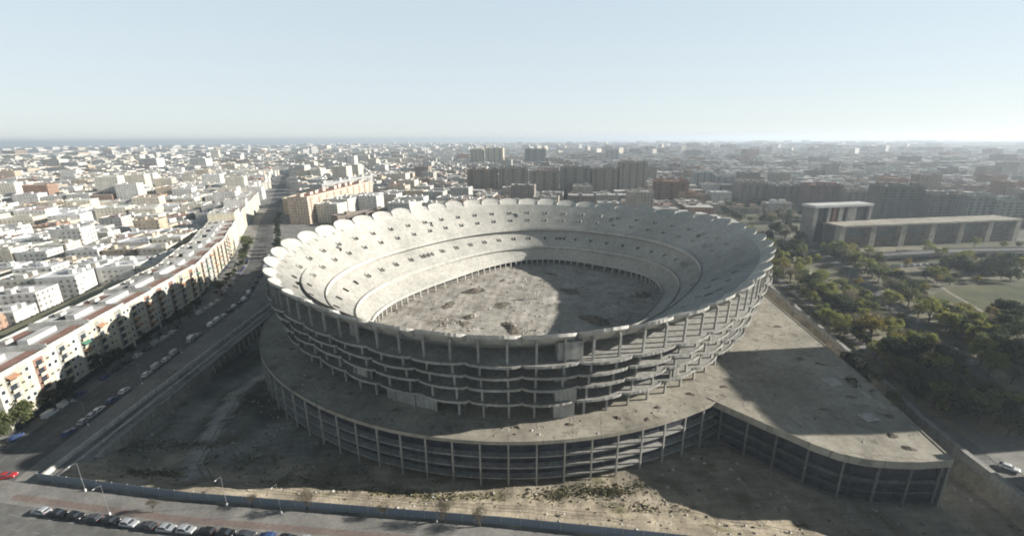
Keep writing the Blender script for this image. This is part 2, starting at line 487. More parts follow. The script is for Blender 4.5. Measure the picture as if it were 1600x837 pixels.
# the field inside the bowl
ca, sa = math.cos(ROT), math.sin(ROT)
fx = ca * (XX - CX) + sa * (YY - CY); fy = -sa * (XX - CX) + ca * (YY - CY)
fld = (np.abs(fx / 97) ** 2.6 + np.abs(fy / 73) ** 2.6) < 1
H[fld] = Z_FIELD + .18 * vnoise(XX[fld], YY[fld]) + .1 * vnoise(XX[fld] * 2.3, YY[fld] * 2.3)
gm = MB()
gm.v = np.stack([XX, YY, H], -1).reshape(-1, 3).tolist()
nx = len(xs)
SAND = (.42, .36, .27); SOIL = (.25, .22, .17); PIT_SHADE = (.19, .175, .15); TRK = (.48, .455, .41)
track = [G(420, 520, 0), G(352, 545, 0), G(322, 600, 0), G(305, 660, 0), G(298, 730, .5), G(310, 757, 2)]
track = [(-104, 175), (-108, 155), (-104, 134), (-98.5, 115), (-94, 108)]
def ground_tint(x, y, i, j):
    if fld[i, j]:
        k = .5 + .5 * vnoise(x * .45 + 3, y * .45)
        a = np.array((.45, .42, .37)); b = np.array((.33, .30, .255))
        return tuple(a + (b - a) * float(np.clip(k * .9, 0, 1)))
    if INS[i, j]:
        df = dist_line(x, y, FENCE)
        if y > 108 and dist_line(x, y, WALL_L) < 8.5:
            return (.33, .325, .30)
        if -132 < x < -60 and dist_line(x, y, track) < 2.6 + .6 * vnoise(x * 2, y * 2):
            return TRK
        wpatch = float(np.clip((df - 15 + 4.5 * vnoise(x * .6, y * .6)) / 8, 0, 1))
        a = np.array(SAND) * (1 + .10 * vnoise(x * .7, y * .7)); b = np.array(SOIL if x < 30 else PIT_SHADE)  # soil below the annex is darkened, its shade put into the tint
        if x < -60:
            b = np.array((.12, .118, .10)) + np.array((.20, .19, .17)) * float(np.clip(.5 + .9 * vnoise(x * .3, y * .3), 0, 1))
        if x > 25:
            wpatch *= .35
        g = float(np.clip(vnoise(x * .9 + 7, y * .9) - .55, 0, 1)) * (1 if df > 5 else .3)
        c = a + (b - a) * wpatch
        return tuple(c + (np.array((.13, .13, .06)) - c) * min(1, g * 1.2))
    if 140 < x < 640 and 60 < y < 390:
        k = vnoise(x * .35, y * .35)
        return tuple(np.array((.10, .10, .06)) + np.array((.16, .14, .11)) * float(np.clip(.35 - k, 0, 1)))
    if 190 < x < 660 and 390 < y < 660:
        return tuple(np.array((.13, .13, .09)) + np.array((.10, .09, .08)) * float(np.clip(vnoise(x * .2, y * .2), 0, 1)))
    if x < -100 and y > 60 or y > 500:
        return (.24, .235, .22)
    return (.20, .195, .18)
nr = len(ys)
for i in range(nr - 1):
    for j in range(nx - 1):
        gm.f.append((i * nx + j, i * nx + j + 1, (i + 1) * nx + j + 1, (i + 1) * nx + j)); gm.m.append(0); gm.c.append((1, 1, 1))
M['ground'] = tint_mat('soil and sand ground', .95, .11, 1.3, .62, 1.30)
_t = M['ground'].node_tree; _b = _t.nodes['Principled BSDF']
_src = _b.inputs['Base Color'].links[0].from_socket
_f = ramp(_t, nz(_t, 3.2, 6, .8), [(.3, (.8, .8, .8)), (.5, (1.04, 1.04, 1.04)), (.72, (1.3, 1.29, 1.26))])
_r = ramp(_t, nz(_t, .5, 5, .7, stretch=(.16, 1.3, 1)), [(.36, (.82, .81, .80)), (.52, (1.06, 1.06, 1.06))])
_t.links.new(mix(_t, 1.0, mix(_t, 1.0, _src, _f, 'MULTIPLY'), _r, 'MULTIPLY'), _b.inputs['Base Color'])
bump(_t, _b, nz(_t, 1.1, 8, .75), .8, .5)
ground = struct(gm.build('ground', M['ground']))
gt = np.ones((nr, nx, 4), np.float32)
for i in range(nr):
    for j in range(nx):
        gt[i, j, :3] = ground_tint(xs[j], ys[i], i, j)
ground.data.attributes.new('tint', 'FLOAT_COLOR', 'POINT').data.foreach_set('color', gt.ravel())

# the sea: a strip along the horizon beyond the left of the city
sm, t_, b_ = newmat('sea water', .35, .5)
t_.links.new(ramp(t_, nz(t_, .002, 4), [(.3, (.035, .075, .105)), (.7, (.045, .09, .12))]), b_.inputs['Base Color'])
se = MB()
se.add([(-60000, 3500, 5.6), (-9500, 5600, 5.6), (-5200, 9500, 5.6), (-3000, 16000, 5.6), (2000, 45000, 5.6), (2000, 59000, 5.6), (-60000, 59000, 5.6)], [tuple(range(7))])
struct(se.build('sea', sm))

# ------------------------------------------------------------------ roads and pavements
def strip(pts, w0, w1, z):
    """ribbon between offsets w0 and w1 to the right of a polyline"""
    P = [Vector((p[0], p[1])) for p in pts]
    L, Rr = [], []
    for i, p in enumerate(P):
        d = (P[min(i + 1, len(P) - 1)] - P[max(i - 1, 0)]).normalized()
        n = Vector((d.y, -d.x))
        L.append(p + n * w0); Rr.append(p + n * w1)
    mb = MB()
    for i in range(len(P) - 1):
        mb.quad((*L[i], z), (*Rr[i], z), (*Rr[i + 1], z), (*L[i + 1], z))
    return mb
struct(strip(AVENUE, -13, 18, Z_ST + .06).build('avenue_pavement', M['pave']))
struct(strip(AVENUE, -7.5, 7.5, Z_ST + .068).build('avenue_road', M['asphalt']))
mk = MB()
for off in (-4.2, 0, 3.7):
    for i in range(len(AVENUE) - 3):
        a, b = Vector(AVENUE[i]), Vector(AVENUE[i + 1]); d = (b - a); l = d.length; d.normalize(); n = Vector((d.y, -d.x))
        k = 0
        while k < l - 3:
            p = a + d * k + n * off; q = p + d * (2.6 if off else 4.5)
            s = n * .09
            mk.quad((*(p - s), Z_ST + .074), (*(p + s), Z_ST + .074), (*(q + s), Z_ST + .074), (*(q - s), Z_ST + .074)); k += 7
struct(mk.build('avenue_road_markings', M['paint']))
FR = [(-190, 109.5), (-131.6, 102.0), (-84.0, 94.7), (-.4, 86.0), (29.5, 82.1), (128.0, 69.0), (200, 59)]
struct(strip(FR, 1.2, 9, Z_ST + .10).build('front_pavement', M['pave']))
struct(strip(FR[1:], 5.2, 7.0, Z_ST + .106).build('front_cycle_path', M['redpave']))
struct(strip(FR, 8.2, 60, Z_ST + .112).build('front_road', M['old_asphalt']))
mk = MB()
for off, l0 in ((11.0, 2.5), (14.6, 2.5), (18.2, 2.5)):
    for i in range(len(FR) - 1):
        a, b = Vector(FR[i]), Vector(FR[i + 1]); d = (b - a); l = d.length; d.normalize(); n = Vector((d.y, -d.x)); k = 0
        while k < l - 3:
            p = a + d * k + n * off; q = p + d * l0; s = n * .08
            mk.quad((*(p - s), Z_ST + .118), (*(p + s), Z_ST + .118), (*(q + s), Z_ST + .118), (*(q - s), Z_ST + .118)); k += 6
for k in range(7):                                   # pedestrian crossing at the corner
    x = -143 + k * 1.2
    mk.quad((x, 86.5, Z_ST + .118), (x + .6, 86.4, Z_ST + .118), (x + .9, 90.4, Z_ST + .118), (x + .3, 90.5, Z_ST + .118))
struct(mk.build('front_road_markings', M['paint']))
struct(strip(PARKROAD, -4, 4, Z_ST + .06).build('park_road', M['asphalt']))
struct(strip([(140, 70), (144, 110), (151, 150), (160, 195), (172, 262), (190, 345)], -2.2, 2.2, Z_ST + .05).build('park_path', M['pave']))
struct(strip([(205, 95), (225, 150), (240, 190), (262, 250), (300, 330)], -1.2, 1.2, Z_ST + .05).build('park_path', M['rut']))
struct(strip([(230, 352), (300, 342), (380, 345), (520, 360)], -6, 7, Z_ST + .06).build('ring_road', M['asphalt']))
fp = MB(); fp.add([(138, 104, Z_ST + .06), (148, 100, Z_ST + .06), (175, 104, Z_ST + .06), (178, 120, Z_ST + .06), (141, 117, Z_ST + .06)], [(0, 1, 2, 3, 4)])
struct(fp.build('forecourt_pavement', M['pave']))
gf = MB(); gf.add([(*G(1440, 470), Z_ST + .04), (*G(1480, 505), Z_ST + .04), (*G(1600, 500), Z_ST + .04), (*G(1660, 455), Z_ST + .04), (*G(1560, 443), Z_ST + .04), (*G(1480, 450), Z_ST + .04)], [(0, 1, 2, 3, 4, 5)])
M['lawn'] = mottled('lawn', (.05, .06, .025), (.085, .09, .035), (.15, .13, .06), .06, .6, .95)
struct(gf.build('park_lawn', M['lawn']))

# ------------------------------------------------------------------ the stadium
stadium = thing('stadium', 'huge unfinished bare concrete stadium bowl with scalloped rim on a round podium', 'stadium', (0, 0, 0))
def part(mb, name, mat, smooth=False, parent=stadium):
    return mb.build(name, mat, parent, smooth=smooth)

# portals: ragged openings high in the upper tier; (scallop-phase index, first row, rows, cells wide)
def near_index(t_deg):
    a = (np.degrees(T) - t_deg + 180) % 360 - 180
    return int(np.argmin(np.abs(a)))
PORTALS = [near_index(a) for a in (44.9, 83.3, 117.9, 153.4, 1.4, -38.4)]
PORTALS += [(PORTALS[0] + N // 2) % N, (PORTALS[1] + N // 2) % N]

def tier(P0, z0, P1, z1, rows, w1=1.0, vom_rows=(), vom_h=4, portals=None, name='tier', vom_sel=None):
    """stepped terraces between two curves; the openings are left out of the sheet and get parapets"""
    W = np.linspace(0, w1, rows + 1)
    prof = []
    for i in range(rows):
        prof.append((W[i], W[i])); prof.append((W[i + 1], W[i]))          # tread
    prof.append((W[rows], W[rows]))
    A = [xyz(P0 + (P1 - P0) * a, z0 + (z1 - z0) * b) for a, b in prof]
    holes = set()
    voms = []
    for vr in vom_rows:
        for s in range(NSC):
            c = s * NS + NS // 2
            for cc in (vom_sel(s, c) if vom_sel else (c,)):
                voms.append((cc, vr))
                for dj in range(-2, 2):
                    for k in range(vom_h):
                        holes.add((vr + k, (cc + dj) % N))
    if portals:
        rr = random.Random(4)
        for c, r0, nrw in portals:
            for k in range(nrw):
                for dj in range(-4 + rr.randint(0, 2), 4 - rr.randint(0, 2)):
                    holes.add((r0 + k, (c + dj) % N))
    mb = MB()
    mb.grid(A, True, skip=lambda i, j: (i // 2, j) in holes)
    return mb, A, W, voms
def vomitory(c, vr, h, P0, z0, P1, z1, W, mat):
    """parapet of an access opening: two cheek walls and a back wall"""
    mb = MB()
    j0, j1 = (c - 2) % N, (c + 2) % N
    def pt(j, w, dz):
        p = P0[j] + (P1[j] - P0[j]) * w
        zz0 = z0[j] if hasattr(z0, '__len__') else z0; zz1 = z1[j] if hasattr(z1, '__len__') else z1
        return Vector((p[0], p[1], zz0 + (zz1 - zz0) * w + dz))
    wa, wb = W[vr], W[min(vr + h, len(W) - 1)]
    for j in (j0, j1):
        a, b = pt(j, wa, 0), pt(j, wb, 0)
        d = Vector((b.x - a.x, b.y - a.y, 0)).normalized(); n = Vector((-d.y, d.x, 0)) * .14
        top = b.z + .35
        V = []
        for s in (-1, 1):
            V += [a + n * s + Vector((0, 0, -1.2)), b + n * s + Vector((0, 0, -1.2)), Vector((b.x, b.y, top)) + n * s, Vector((a.x, a.y, a.z + .7)) + n * s]
        mb.add(V, [(0, 1, 2, 3), (7, 6, 5, 4), (0, 4, 5, 1), (1, 5, 6, 2), (2, 6, 7, 3), (3, 7, 4, 0)])
    a, b = pt(j0, wb, 0), pt(j1, wb, 0)
    mb.bar(a + Vector((0, 0, .1)), b + Vector((0, 0, -.1)), .26, .9)
    fl0, fl1 = pt(j0, wa, -1.3), pt(j1, wa, -1.3)
    return part(mb, 'vomitory', mat)

# petals of the rim
PET = np.sqrt(np.clip(1 - (2 * PH - 1) ** 2, 0, 1))            # 0 at the cusps, 1 at mid petal
_rj = np.random.default_rng(9)
PJ = np.repeat(_rj.uniform(-1, 1, NSC), NS); PJ2 = np.repeat(_rj.uniform(-1, 1, NSC), NS); EJ = _rj.uniform(-1, 1, N)
TIP = RIMP + RIMN * (-3.9 + (5.0 + .6 * PJ) * PET + .12 * EJ)[:, None]
UP_W = .84
ZL1, ZL2, ZIN = 28.6, 17.4, 9.0
up, UA, UW, uvoms = tier(LIP1P, ZL1, RIMP, RIMZ, 40, UP_W, (12, 24), 4, [(c, 19, 6) for c in PORTALS], 'upper')
upper = part(up, 'upper_tier', M['seat'])
# smooth outer band of petals, its edge fascia and the underside of the upper tier
rows = []
last = UA[-1]
for k, w in enumerate((0, .2, .4, .6, .8, .93, 1.0)):
    p = last[:, :2] + (TIP - last[:, :2]) * w
    wz = UP_W + (1 - UP_W) * w
    z = ZL1 + (RIMZ - ZL1) * wz + ((1.1 + .16 * PJ2) * PET - .55 + .04 * EJ) * (w ** 1.3) * 2.3
    rows.append(xyz(p, z))
edge_top = rows[-1].copy()
mb = MB(); mb.grid(rows, True)
e1 = edge_top.copy(); e1[:, :2] += RIMN * .05; e2 = e1.copy(); e2[:, 2] -= 1.0
mb.grid([edge_top, e1, e2], True)
e3 = e2.copy(); e3[:, :2] -= RIMN * .5
u1 = xyz(last[:, :2], last[:, 2] - 1.5)
u2 = xyz(LIP1P + (RIMP - LIP1P) * .25, ZL1 + (RIMZ - ZL1) * .25 - 1.6)
mb.grid([e2, e3, u1, u2], True)
part(mb, 'petal_rim', M['seat'], smooth=False)
# lip walls
def lip(P, z, drop, back, name):
    n = normals(P)
    a = xyz(P - n * .02, z + .95); a0 = xyz(P + n * .28, z + .95); a1 = xyz(P + n * .28, z)
    b = xyz(P - n * .02, z - drop); c = xyz(P + n * back, z - drop + .25)
    m_ = MB(); m_.grid([a1, a0, a, b, c], True)
    return part(m_, name, M['seat'])
lip(LIP1P, ZL1, 1.1, 7.0, 'upper_tier_parapet')
n1 = normals(LIP1P); n2 = normals(LIP2P); n3 = normals(INNP)
MT = LIP1P + n1 * 3.2
def msel(s, c):
    return (c - 6, c, c + 6) if s % 9 in (4,) else (c,)
mid, MA, MW, mvoms = tier(LIP2P, ZL2, MT, 26.3, 22, 1.0, (10,), 4, None, 'mid', msel)
part(mid, 'middle_tier', M['seat'])
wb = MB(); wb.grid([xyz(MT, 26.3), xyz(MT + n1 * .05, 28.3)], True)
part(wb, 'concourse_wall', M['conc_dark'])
lip(LIP2P, ZL2, 1.0, 5.0, 'middle_tier_parapet')
LT = LIP2P + n2 * 1.8
low, LA, LW, lv = tier(INNP, ZIN, LT, 15.6, 14, 1.0)
part(low, 'lower_tier', M['seat'])
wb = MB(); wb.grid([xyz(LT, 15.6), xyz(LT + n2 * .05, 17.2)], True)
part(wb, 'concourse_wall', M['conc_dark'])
lip(INNP, ZIN, .8, 6.5, 'lower_tier_parapet')
wb = MB(); wb.grid([xyz(INNP + n3 * 6.5, 3.8), xyz(INNP + n3 * 6.4, ZIN + .2)], True)
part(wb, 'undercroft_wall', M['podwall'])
def seen(p, d=None):
    """roughly: the inner face of the bowl that looks at the camera"""
    return p[1] > 180 or abs(p[0] - CX) > 70
nv = 0
for c, vr in uvoms:
    p = LIP1P[c] + (RIMP[c] - LIP1P[c]) * .5
    if p[1] > 200 and nv < 62:
        vomitory(c, vr, 4, LIP1P, ZL1, RIMP, RIMZ, UW, M['seat']); nv += 1
for c, vr in mvoms:
    p = LIP2P[c]
    if p[1] > 225 and nv < 99:
        vomitory(c, vr, 4, LIP2P, ZL2, MT, 26.3, MW, M['seat']); nv += 1
# colonnade round the field
for k in range(96):
    j = int((k + .5) * N / 96) % N
    p = INNP[j] + n3[j] * .6
    if p[1] < 205:
        continue
    mb = MB(); mb.box(p[0], p[1], 3.7, .62, .62, ZIN - .8 - 3.7, math.atan2(n3[j][1], n3[j][0]))
    part(mb, 'colonnade_column', M['seat'])

# outside: slabs, columns, stair cores
SCW = (PET - .6) * 1.5
SLABS = [(35.4, .6), (31.0, -.8), (26.5, -2.0), (21.0, -3.3)]
for z, d in SLABS:
    SCW = (PET - .6) * 1.5 + .09 * np.random.default_rng(int(z)).uniform(-1, 1, N) + .25 * np.sin(T * 23 + z)
    o = RIMP + RIMN * (d + SCW)[:, None]
    o_in = RIMP + RIMN * (d - .25 + SCW)[:, None]
    i = RIMP + RIMN * (d - 13.5)
    th = .5
    mb = MB(); mb.grid([xyz(i, z), xyz(o_in, z), xyz(o_in, z + .28), xyz(o, z + .28), xyz(o, z - th), xyz(i, z - th)], True)
    part(mb, 'floor_slab', M['conc'])
inw = RIMP - RIMN * 12.5
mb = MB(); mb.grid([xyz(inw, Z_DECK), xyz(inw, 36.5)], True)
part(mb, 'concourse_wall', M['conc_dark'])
def rimlerp(u):
    j = int(u) % N; f = u - int(u)
    return RIMP[j] * (1 - f) + RIMP[(j + 1) % N] * f, RIMN[j], RIMZ[j]
ncol = 0
for k in range(96):
    u = (k * .5 + .25) * NS
    p, n, zr = rimlerp(u)
    if p[1] > 262 and not (p[0] > 70 and p[1] < 290):
        continue
    a = p - n * 6.0; b = p - n * .9; c = p - n * .2
    mb = MB()
    levels = [(Z_DECK, -6.0), (20.5, -4.5), (26.0, -3.2), (30.5, -2.0), (34.9, -.9), (zr - 2.0, -.6)]
    for (za, da), (zb, db) in zip(levels[:-1], levels[1:]):
        qa, qb = p + n * da, p + n * (db if zb > 36 else da)
        mb.bar((*qa, za), (*qb, zb), .62, .62, up=(n[0], n[1], 0))
    # bracket under the petal
    q = p + n * (-.6); q2 = p - n * 5.5
    mb.bar((*q, zr - 1.9), (*q2, zr - 4.6), .5, 1.2)
    # inner row of columns on each floor
    for (za, da), (zb, db) in zip(levels[:-1], levels[1:]):
        qa = p + n * (da - 5.0)
        if zb < 36:
            mb.bar((*qa, za), (*qa, zb), .55, .55, up=(n[0], n[1], 0))
    part(mb, 'rim_column', M['conc'])
# stair cores and infill panels, by scallop angle
def panel(u0, u1, z0, z1, d0, name, dp=5.0, mat='conc'):
    mb = MB()
    o, i = [], []
    for u in np.linspace(u0, u1, 5):
        p, n, zr = rimlerp(u % N)
        o.append(p + n * d0); i.append(p + n * (d0 - dp))
    mb.prism([tuple(q) for q in o] + [tuple(q) for q in i[::-1]], z0, z1)
    return part(mb, name, M[mat])
def u_at(px, py, z):
    x, y = G(px, py, z)
    return float(np.argmin(np.linalg.norm(RIMP - np.array([x, y]), axis=1)))
for (pa, pb, py, lv) in ((868, 903, 600, 'full'), (530, 556, 588, 'mid'), (684, 628, 628, 'base'), (1018, 1032, 560, 'mid'), (527, 546, 520, 'top'), (583, 640, 628, 'base')):
    if lv == 'full':
        ua, ub = u_at(pa, py, 26.5), u_at(pb, py, 26.5)
        panel(ua, ub, Z_DECK, 20.5, -5.4, 'stair_core'); panel(ua, ub, 21.25, 26.0, -3.9, 'stair_core'); panel(ua, ub - 4, 26.75, 30.5, -5.5, 'stair_core'); panel(ua, ub - 4, 31.25, 34.9, -5, 'stair_core'); panel(ua, ub + 1, 35.7, 41.2, -1.6, 'stair_core', 4)
    elif lv == 'mid':
        ua, ub = u_at(pa, py, 23.5), u_at(pb, py, 23.5)
        panel(ua, ub, 21.25, 26.0, -4.2, 'infill_panel', 1.0)
    elif lv == 'top':
        ua, ub = u_at(pa, py, 38), u_at(pb, py, 38)
        panel(ua, ub, 35.7, 41.5, -3.2, 'infill_panel', 1.0)
    else:
        ua, ub = u_at(pa, py, 17), u_at(pb, py, 17)
        panel(min(ua, ub), max(ua, ub), Z_DECK, 20.4, -6.2, 'infill_panel', .6)

WING = [(62.5, 125.2), (66.5, 120), (74.1, 110.9), (77.8, 107.0), (81.6, 102.3), (86.3, 98.4), (92.0, 96.1), (98.0, 95.3), (104.6, 95.0), (113.8, 95.8), (122, 137), (133.6, 217.6), (143, 285), (136, 300)]
_w = RIMP - RIMN * 11.0
_s = [tuple(q) for q in _w if q[0] > 55 and 124 < q[1] < 300]
_s.sort(key=lambda q: -q[1])
WING += _s[::8]
KERB = np.array([.0 if inside(WING, *q) else .22 for q in (DECKP + DECKN * .6)])
# podium: deck ring, floors, columns, recessed wall
n_d = DECKN
def ring_near(P, x, y):
    return P[np.argmin(np.linalg.norm(P - np.array([x, y]), axis=1))]
mb = MB()
din = RIMP - RIMN * 15
TDd = arc_t(DECK, ND, TD[0])
inner = curve(TDd, RIM[0] - 16, RIM[1] - 16, RIM[2], RIM[3], RIM[4])
mb.grid([xyz(inner, Z_DECK), xyz(DECKP - n_d * .35, Z_DECK), xyz(DECKP - n_d * .35, Z_DECK + KERB), xyz(DECKP, Z_DECK + KERB), xyz(DECKP, Z_DECK - .9), xyz(inner, Z_DECK - .9)], True)
part(mb, 'podium_deck', M['deck'])
for z in (9.4, 5.8, 2.3):
    mb = MB(); o = DECKP - n_d * .45; i = DECKP - n_d * 10.5
    mb.grid([xyz(i, z), xyz(o, z), xyz(o, z - .28), xyz(i, z - .28)], True)
    part(mb, 'podium_floor', M['conc'])
mb = MB(); i = DECKP - n_d * 2.6
mb.grid([xyz(i, -.6), xyz(i, Z_DECK - .5)], True)
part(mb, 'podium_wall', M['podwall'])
for k in range(100):
    j = k * 8
    p, n = DECKP[j], n_d[j]
    if p[1] > 225 or inside(WING, p[0] + n[0], p[1] + n[1]) or p[0] > 63:
        continue
    mb = MB(); q = p - n * .28
    mb.box(q[0], q[1], -.8, .46, .46, Z_DECK - .9 + .8, math.atan2(n[1], n[0]))
    part(mb, 'podium_column', M['conc'])
mb = MB(); mb.prism(WING, Z_DECK - 2.0, Z_DECK - .012)
part(mb, 'wing_deck', M['deck'])
wp = WING[:13]
def off_poly(P, d):
    out = []
    for i, p in enumerate(P):
        a = Vector(P[max(i - 1, 0)]); b = Vector(P[min(i + 1, len(P) - 1)])
        t = (b - a).normalized(); n = Vector((t.y, -t.x))           # outwards
        out.append((p[0] - n.x * d, p[1] - n.y * d))
    return out
for z, th in ((8.3, 1.1), (4.6, .5), (1.6, .5)):
    o, i = off_poly(wp, .9), off_poly(wp, 9)
    mb = MB(); mb.grid([xyz(np.array(i), z), xyz(np.array(o), z), xyz(np.array(o), z - th), xyz(np.array(i), z - th)], False)
    part(mb, 'wing_floor', M['conc_dark'])
i = off_poly(wp, 2.6)
mb = MB(); mb.grid([xyz(np.array(i), -.6), xyz(np.array(i), Z_DECK - .8)], False)
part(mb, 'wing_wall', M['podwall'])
i, o = off_poly(wp[9:], .6), off_poly(wp[9:], .25)
mb = MB(); mb.grid([xyz(np.array(i), -1), xyz(np.array(i), Z_DECK - 2.01), xyz(np.array(o), Z_DECK - 2.01), xyz(np.array(o), -1)], False)
mb.quad((*i[0], -1), (*i[0], Z_DECK - 2.01), (*o[0], Z_DECK - 2.01), (*o[0], -1))
part(mb, 'side_wall', M['conc'])
# kerb and columns along the wing's edge
mb = MB(); o, i = off_poly(wp, 0.003), off_poly(wp, .4)
mb.grid([xyz(np.array(i), Z_DECK - .02), xyz(np.array(i), Z_DECK + .2), xyz(np.array(o), Z_DECK + .2), xyz(np.array(o), Z_DECK - 2.02)], False)
part(mb, 'wing_kerb', M['deck'])
L = 0; cum = [0]
oo = off_poly(wp, .7)
for a, b in zip(oo[:-1], oo[1:]):
    L += math.dist(a, b); cum.append(L)
k = 5.0
while k < min(L, 190):
    j = max(q for q in range(len(cum) - 1) if cum[q] <= k)
    f = (k - cum[j]) / (cum[j + 1] - cum[j]); a, b = oo[j], oo[j + 1]
    mb = MB(); mb.box(a[0] + (b[0] - a[0]) * f, a[1] + (b[1] - a[1]) * f, -.8, .48, .48, Z_DECK - 2.0 + .8, math.atan2(b[1] - a[1], b[0] - a[0]))
    part(mb, 'wing_column', M['conc_mid'])
    k += 8.0
for (px, py, s) in ((1300, 597, 5.0), (1357, 652, 4.2)):
    x, y = G(px, py, Z_DECK)
    mb = MB(); mb.box(x, y, Z_DECK + .004, s, s * .8, .35, .16); part(mb, 'roof_hatch', M['pale'])


# ------------------------------------------------------------------ site walls and fences
def offs(pts, d):
    """polyline moved d metres to its right"""
    P = [Vector(p) for p in pts]; out = []
    for i, p in enumerate(P):
        t = (P[min(i + 1, len(P) - 1)] - P[max(i - 1, 0)]).normalized()
        out.append((p.x + t.y * d, p.y - t.x * d))
    return out
def wall_strip(mb, pts, d0, d1, z0, z1, m=0):
    a, b = offs(pts, d0), offs(pts, d1)
    A = [xyz(np.array(a), z0), xyz(np.array(a), z1), xyz(np.array(b), z1), xyz(np.array(b), z0)]
    mb.grid(A, False, m)
    for e in (0, -1):
        mb.quad((*a[e], z0), (*a[e], z1), (*b[e], z1), (*b[e], z0), m)
def walk(pts, step, start=0.0, stop=1e9):
    """points and headings every `step` metres along a polyline"""
    L = 0; out = []; k = start
    for a, b in zip(pts[:-1], pts[1:]):
        l = math.dist(a, b)
        while k <= L + l and k <= stop:
            f = (k - L) / l
            out.append((a[0] + (b[0] - a[0]) * f, a[1] + (b[1] - a[1]) * f, math.atan2(b[1] - a[1], b[0] - a[0]))); k += step
        L += l
    return out
rw = thing('retaining_wall', 'long pale concrete retaining wall between the avenue and the stadium pit', 'wall')
mb = MB(); wall_strip(mb, WALL_L, -.1, .6, 4.2, 6.4); part(mb, 'parapet', M['white_wall'], parent=rw)
W2 = [(x, y) for x, y, h in walk(offs(WALL_L, 7.4), 6, 9.5)]
mb = MB(); wall_strip(mb, W2, -.7, .5, -1.2, 5.0); part(mb, 'lower_wall', M['conc'], parent=rw)
mb = MB(); wall_strip(mb, W2, .05, .75, 5.0, 5.5); part(mb, 'coping', M['conc'], parent=rw)
mb = MB(); wall_strip(mb, WALL_L[:2], 3.4, 4.0, 4.0, 5.35); part(mb, 'kerb_wall', M['white_wall'], parent=rw)
for x, y, h in walk(W2, 4.0, 1.0, 130):
    n = (math.sin(h), -math.cos(h))
    mb = MB(); mb.box(x + n[0] * .8, y + n[1] * .8, -1.2, .5, .9, 5.6, h); part(mb, 'buttress', M['conc'], parent=rw)

bw = thing('boundary_wall', 'weathered concrete boundary wall between the podium wing and the park', 'wall')
mb = MB(); wall_strip(mb, WALL_R, -.5, .5, -1, 6.9); part(mb, 'wall', M['conc'], parent=bw)
mb = MB(); wall_strip(mb, WALL_R, -.8, .8, 6.903, 7.2); part(mb, 'coping', M['conc'], parent=bw)

fe = thing('site_fence', 'blue grey sheet metal hoarding along the front edge of the building site', 'fence')
F2 = offs(FENCE, -.4)
mb = MB()
for (x, y, h), (x2, y2, h2) in zip(walk(FENCE, 2.4)[:-1], walk(FENCE, 2.4)[1:]):
    c = .35 * ((x * 7.3) % 1)
    mb.bar((x, y, 6.2), (x2, y2, 6.2), .07, 2.3)
part(mb, 'sheet_panels', M['fence'], parent=fe)
for x, y, h in walk(FENCE, 4.8, 0, 190):
    mb = MB(); mb.box(x, y, 4.6, .16, .22, 2.95, h); part(mb, 'post', M['metal'], parent=fe)

# ------------------------------------------------------------------ row of apartment houses along the avenue
def protos():
    w = MB()
    w.box(0, 0, 0, 1.5, .10, 1.5, 0, 0); w.box(0, -.056, .12, 1.26, .02, 1.26, 0, 1); w.box(0, -.12, -.09, 1.7, .2, .08, 0, 0)
    me_w = w.build('window', [M['white'], M['glass']]).data
    w2 = MB(); w2.box(0, 0, 0, 1.5, .10, 1.5, 0, 0); w2.box(0, -.056, .12, 1.26, .02, .6, 0, 1); w2.box(0, -.07, .722, 1.3, .05, .68, 0, 0); w2.box(0, -.12, -.09, 1.7, .2, .08, 0, 0)
    global ME_W2
    w2o = w2.build('window_shutter', [M['cream2'], M['glass']]); ME_W2 = w2o.data; bpy.data.objects.remove(w2o)
    b = MB()
    b.box(0, -.5, -.18, 3.8, 1.2, .18, 0, 0); b.box(0, -1.07, 0, 3.8, .06, 1.0, 0, 0); b.box(0, -.02, 0, 2.4, .04, 2.2, 0, 1)
    me_b = b.build('balcony', [M['cream2'], M['glass']]).data
    a = MB(); a.add([(-1.9, 0, 2.5), (1.9, 0, 2.5), (1.9, -1.3, 1.75), (-1.9, -1.3, 1.75), (-1.9, -1.3, 1.5), (1.9, -1.3, 1.5)], [(0, 1, 2, 3), (3, 2, 5, 4)])
    me_a = a.build('awning', [M['awn']]).data
    a2 = MB(); a2.add(a.v, a.f); me_a2 = a2.build('awning', [M['green']]).data
    for n in ('window', 'balcony', 'awning', 'awning.001'):
        bpy.data.objects.remove(bpy.data.objects[n])
    return me_w, me_b, me_a, me_a2
ME_W, ME_B, ME_A, ME_A2 = protos()
def put(name, me, parent, loc, rz=0.):
    o = bpy.data.objects.new(name, me); COL.objects.link(o); o.parent = parent; o.location = loc; o.rotation_euler = (0, 0, rz)
    return o
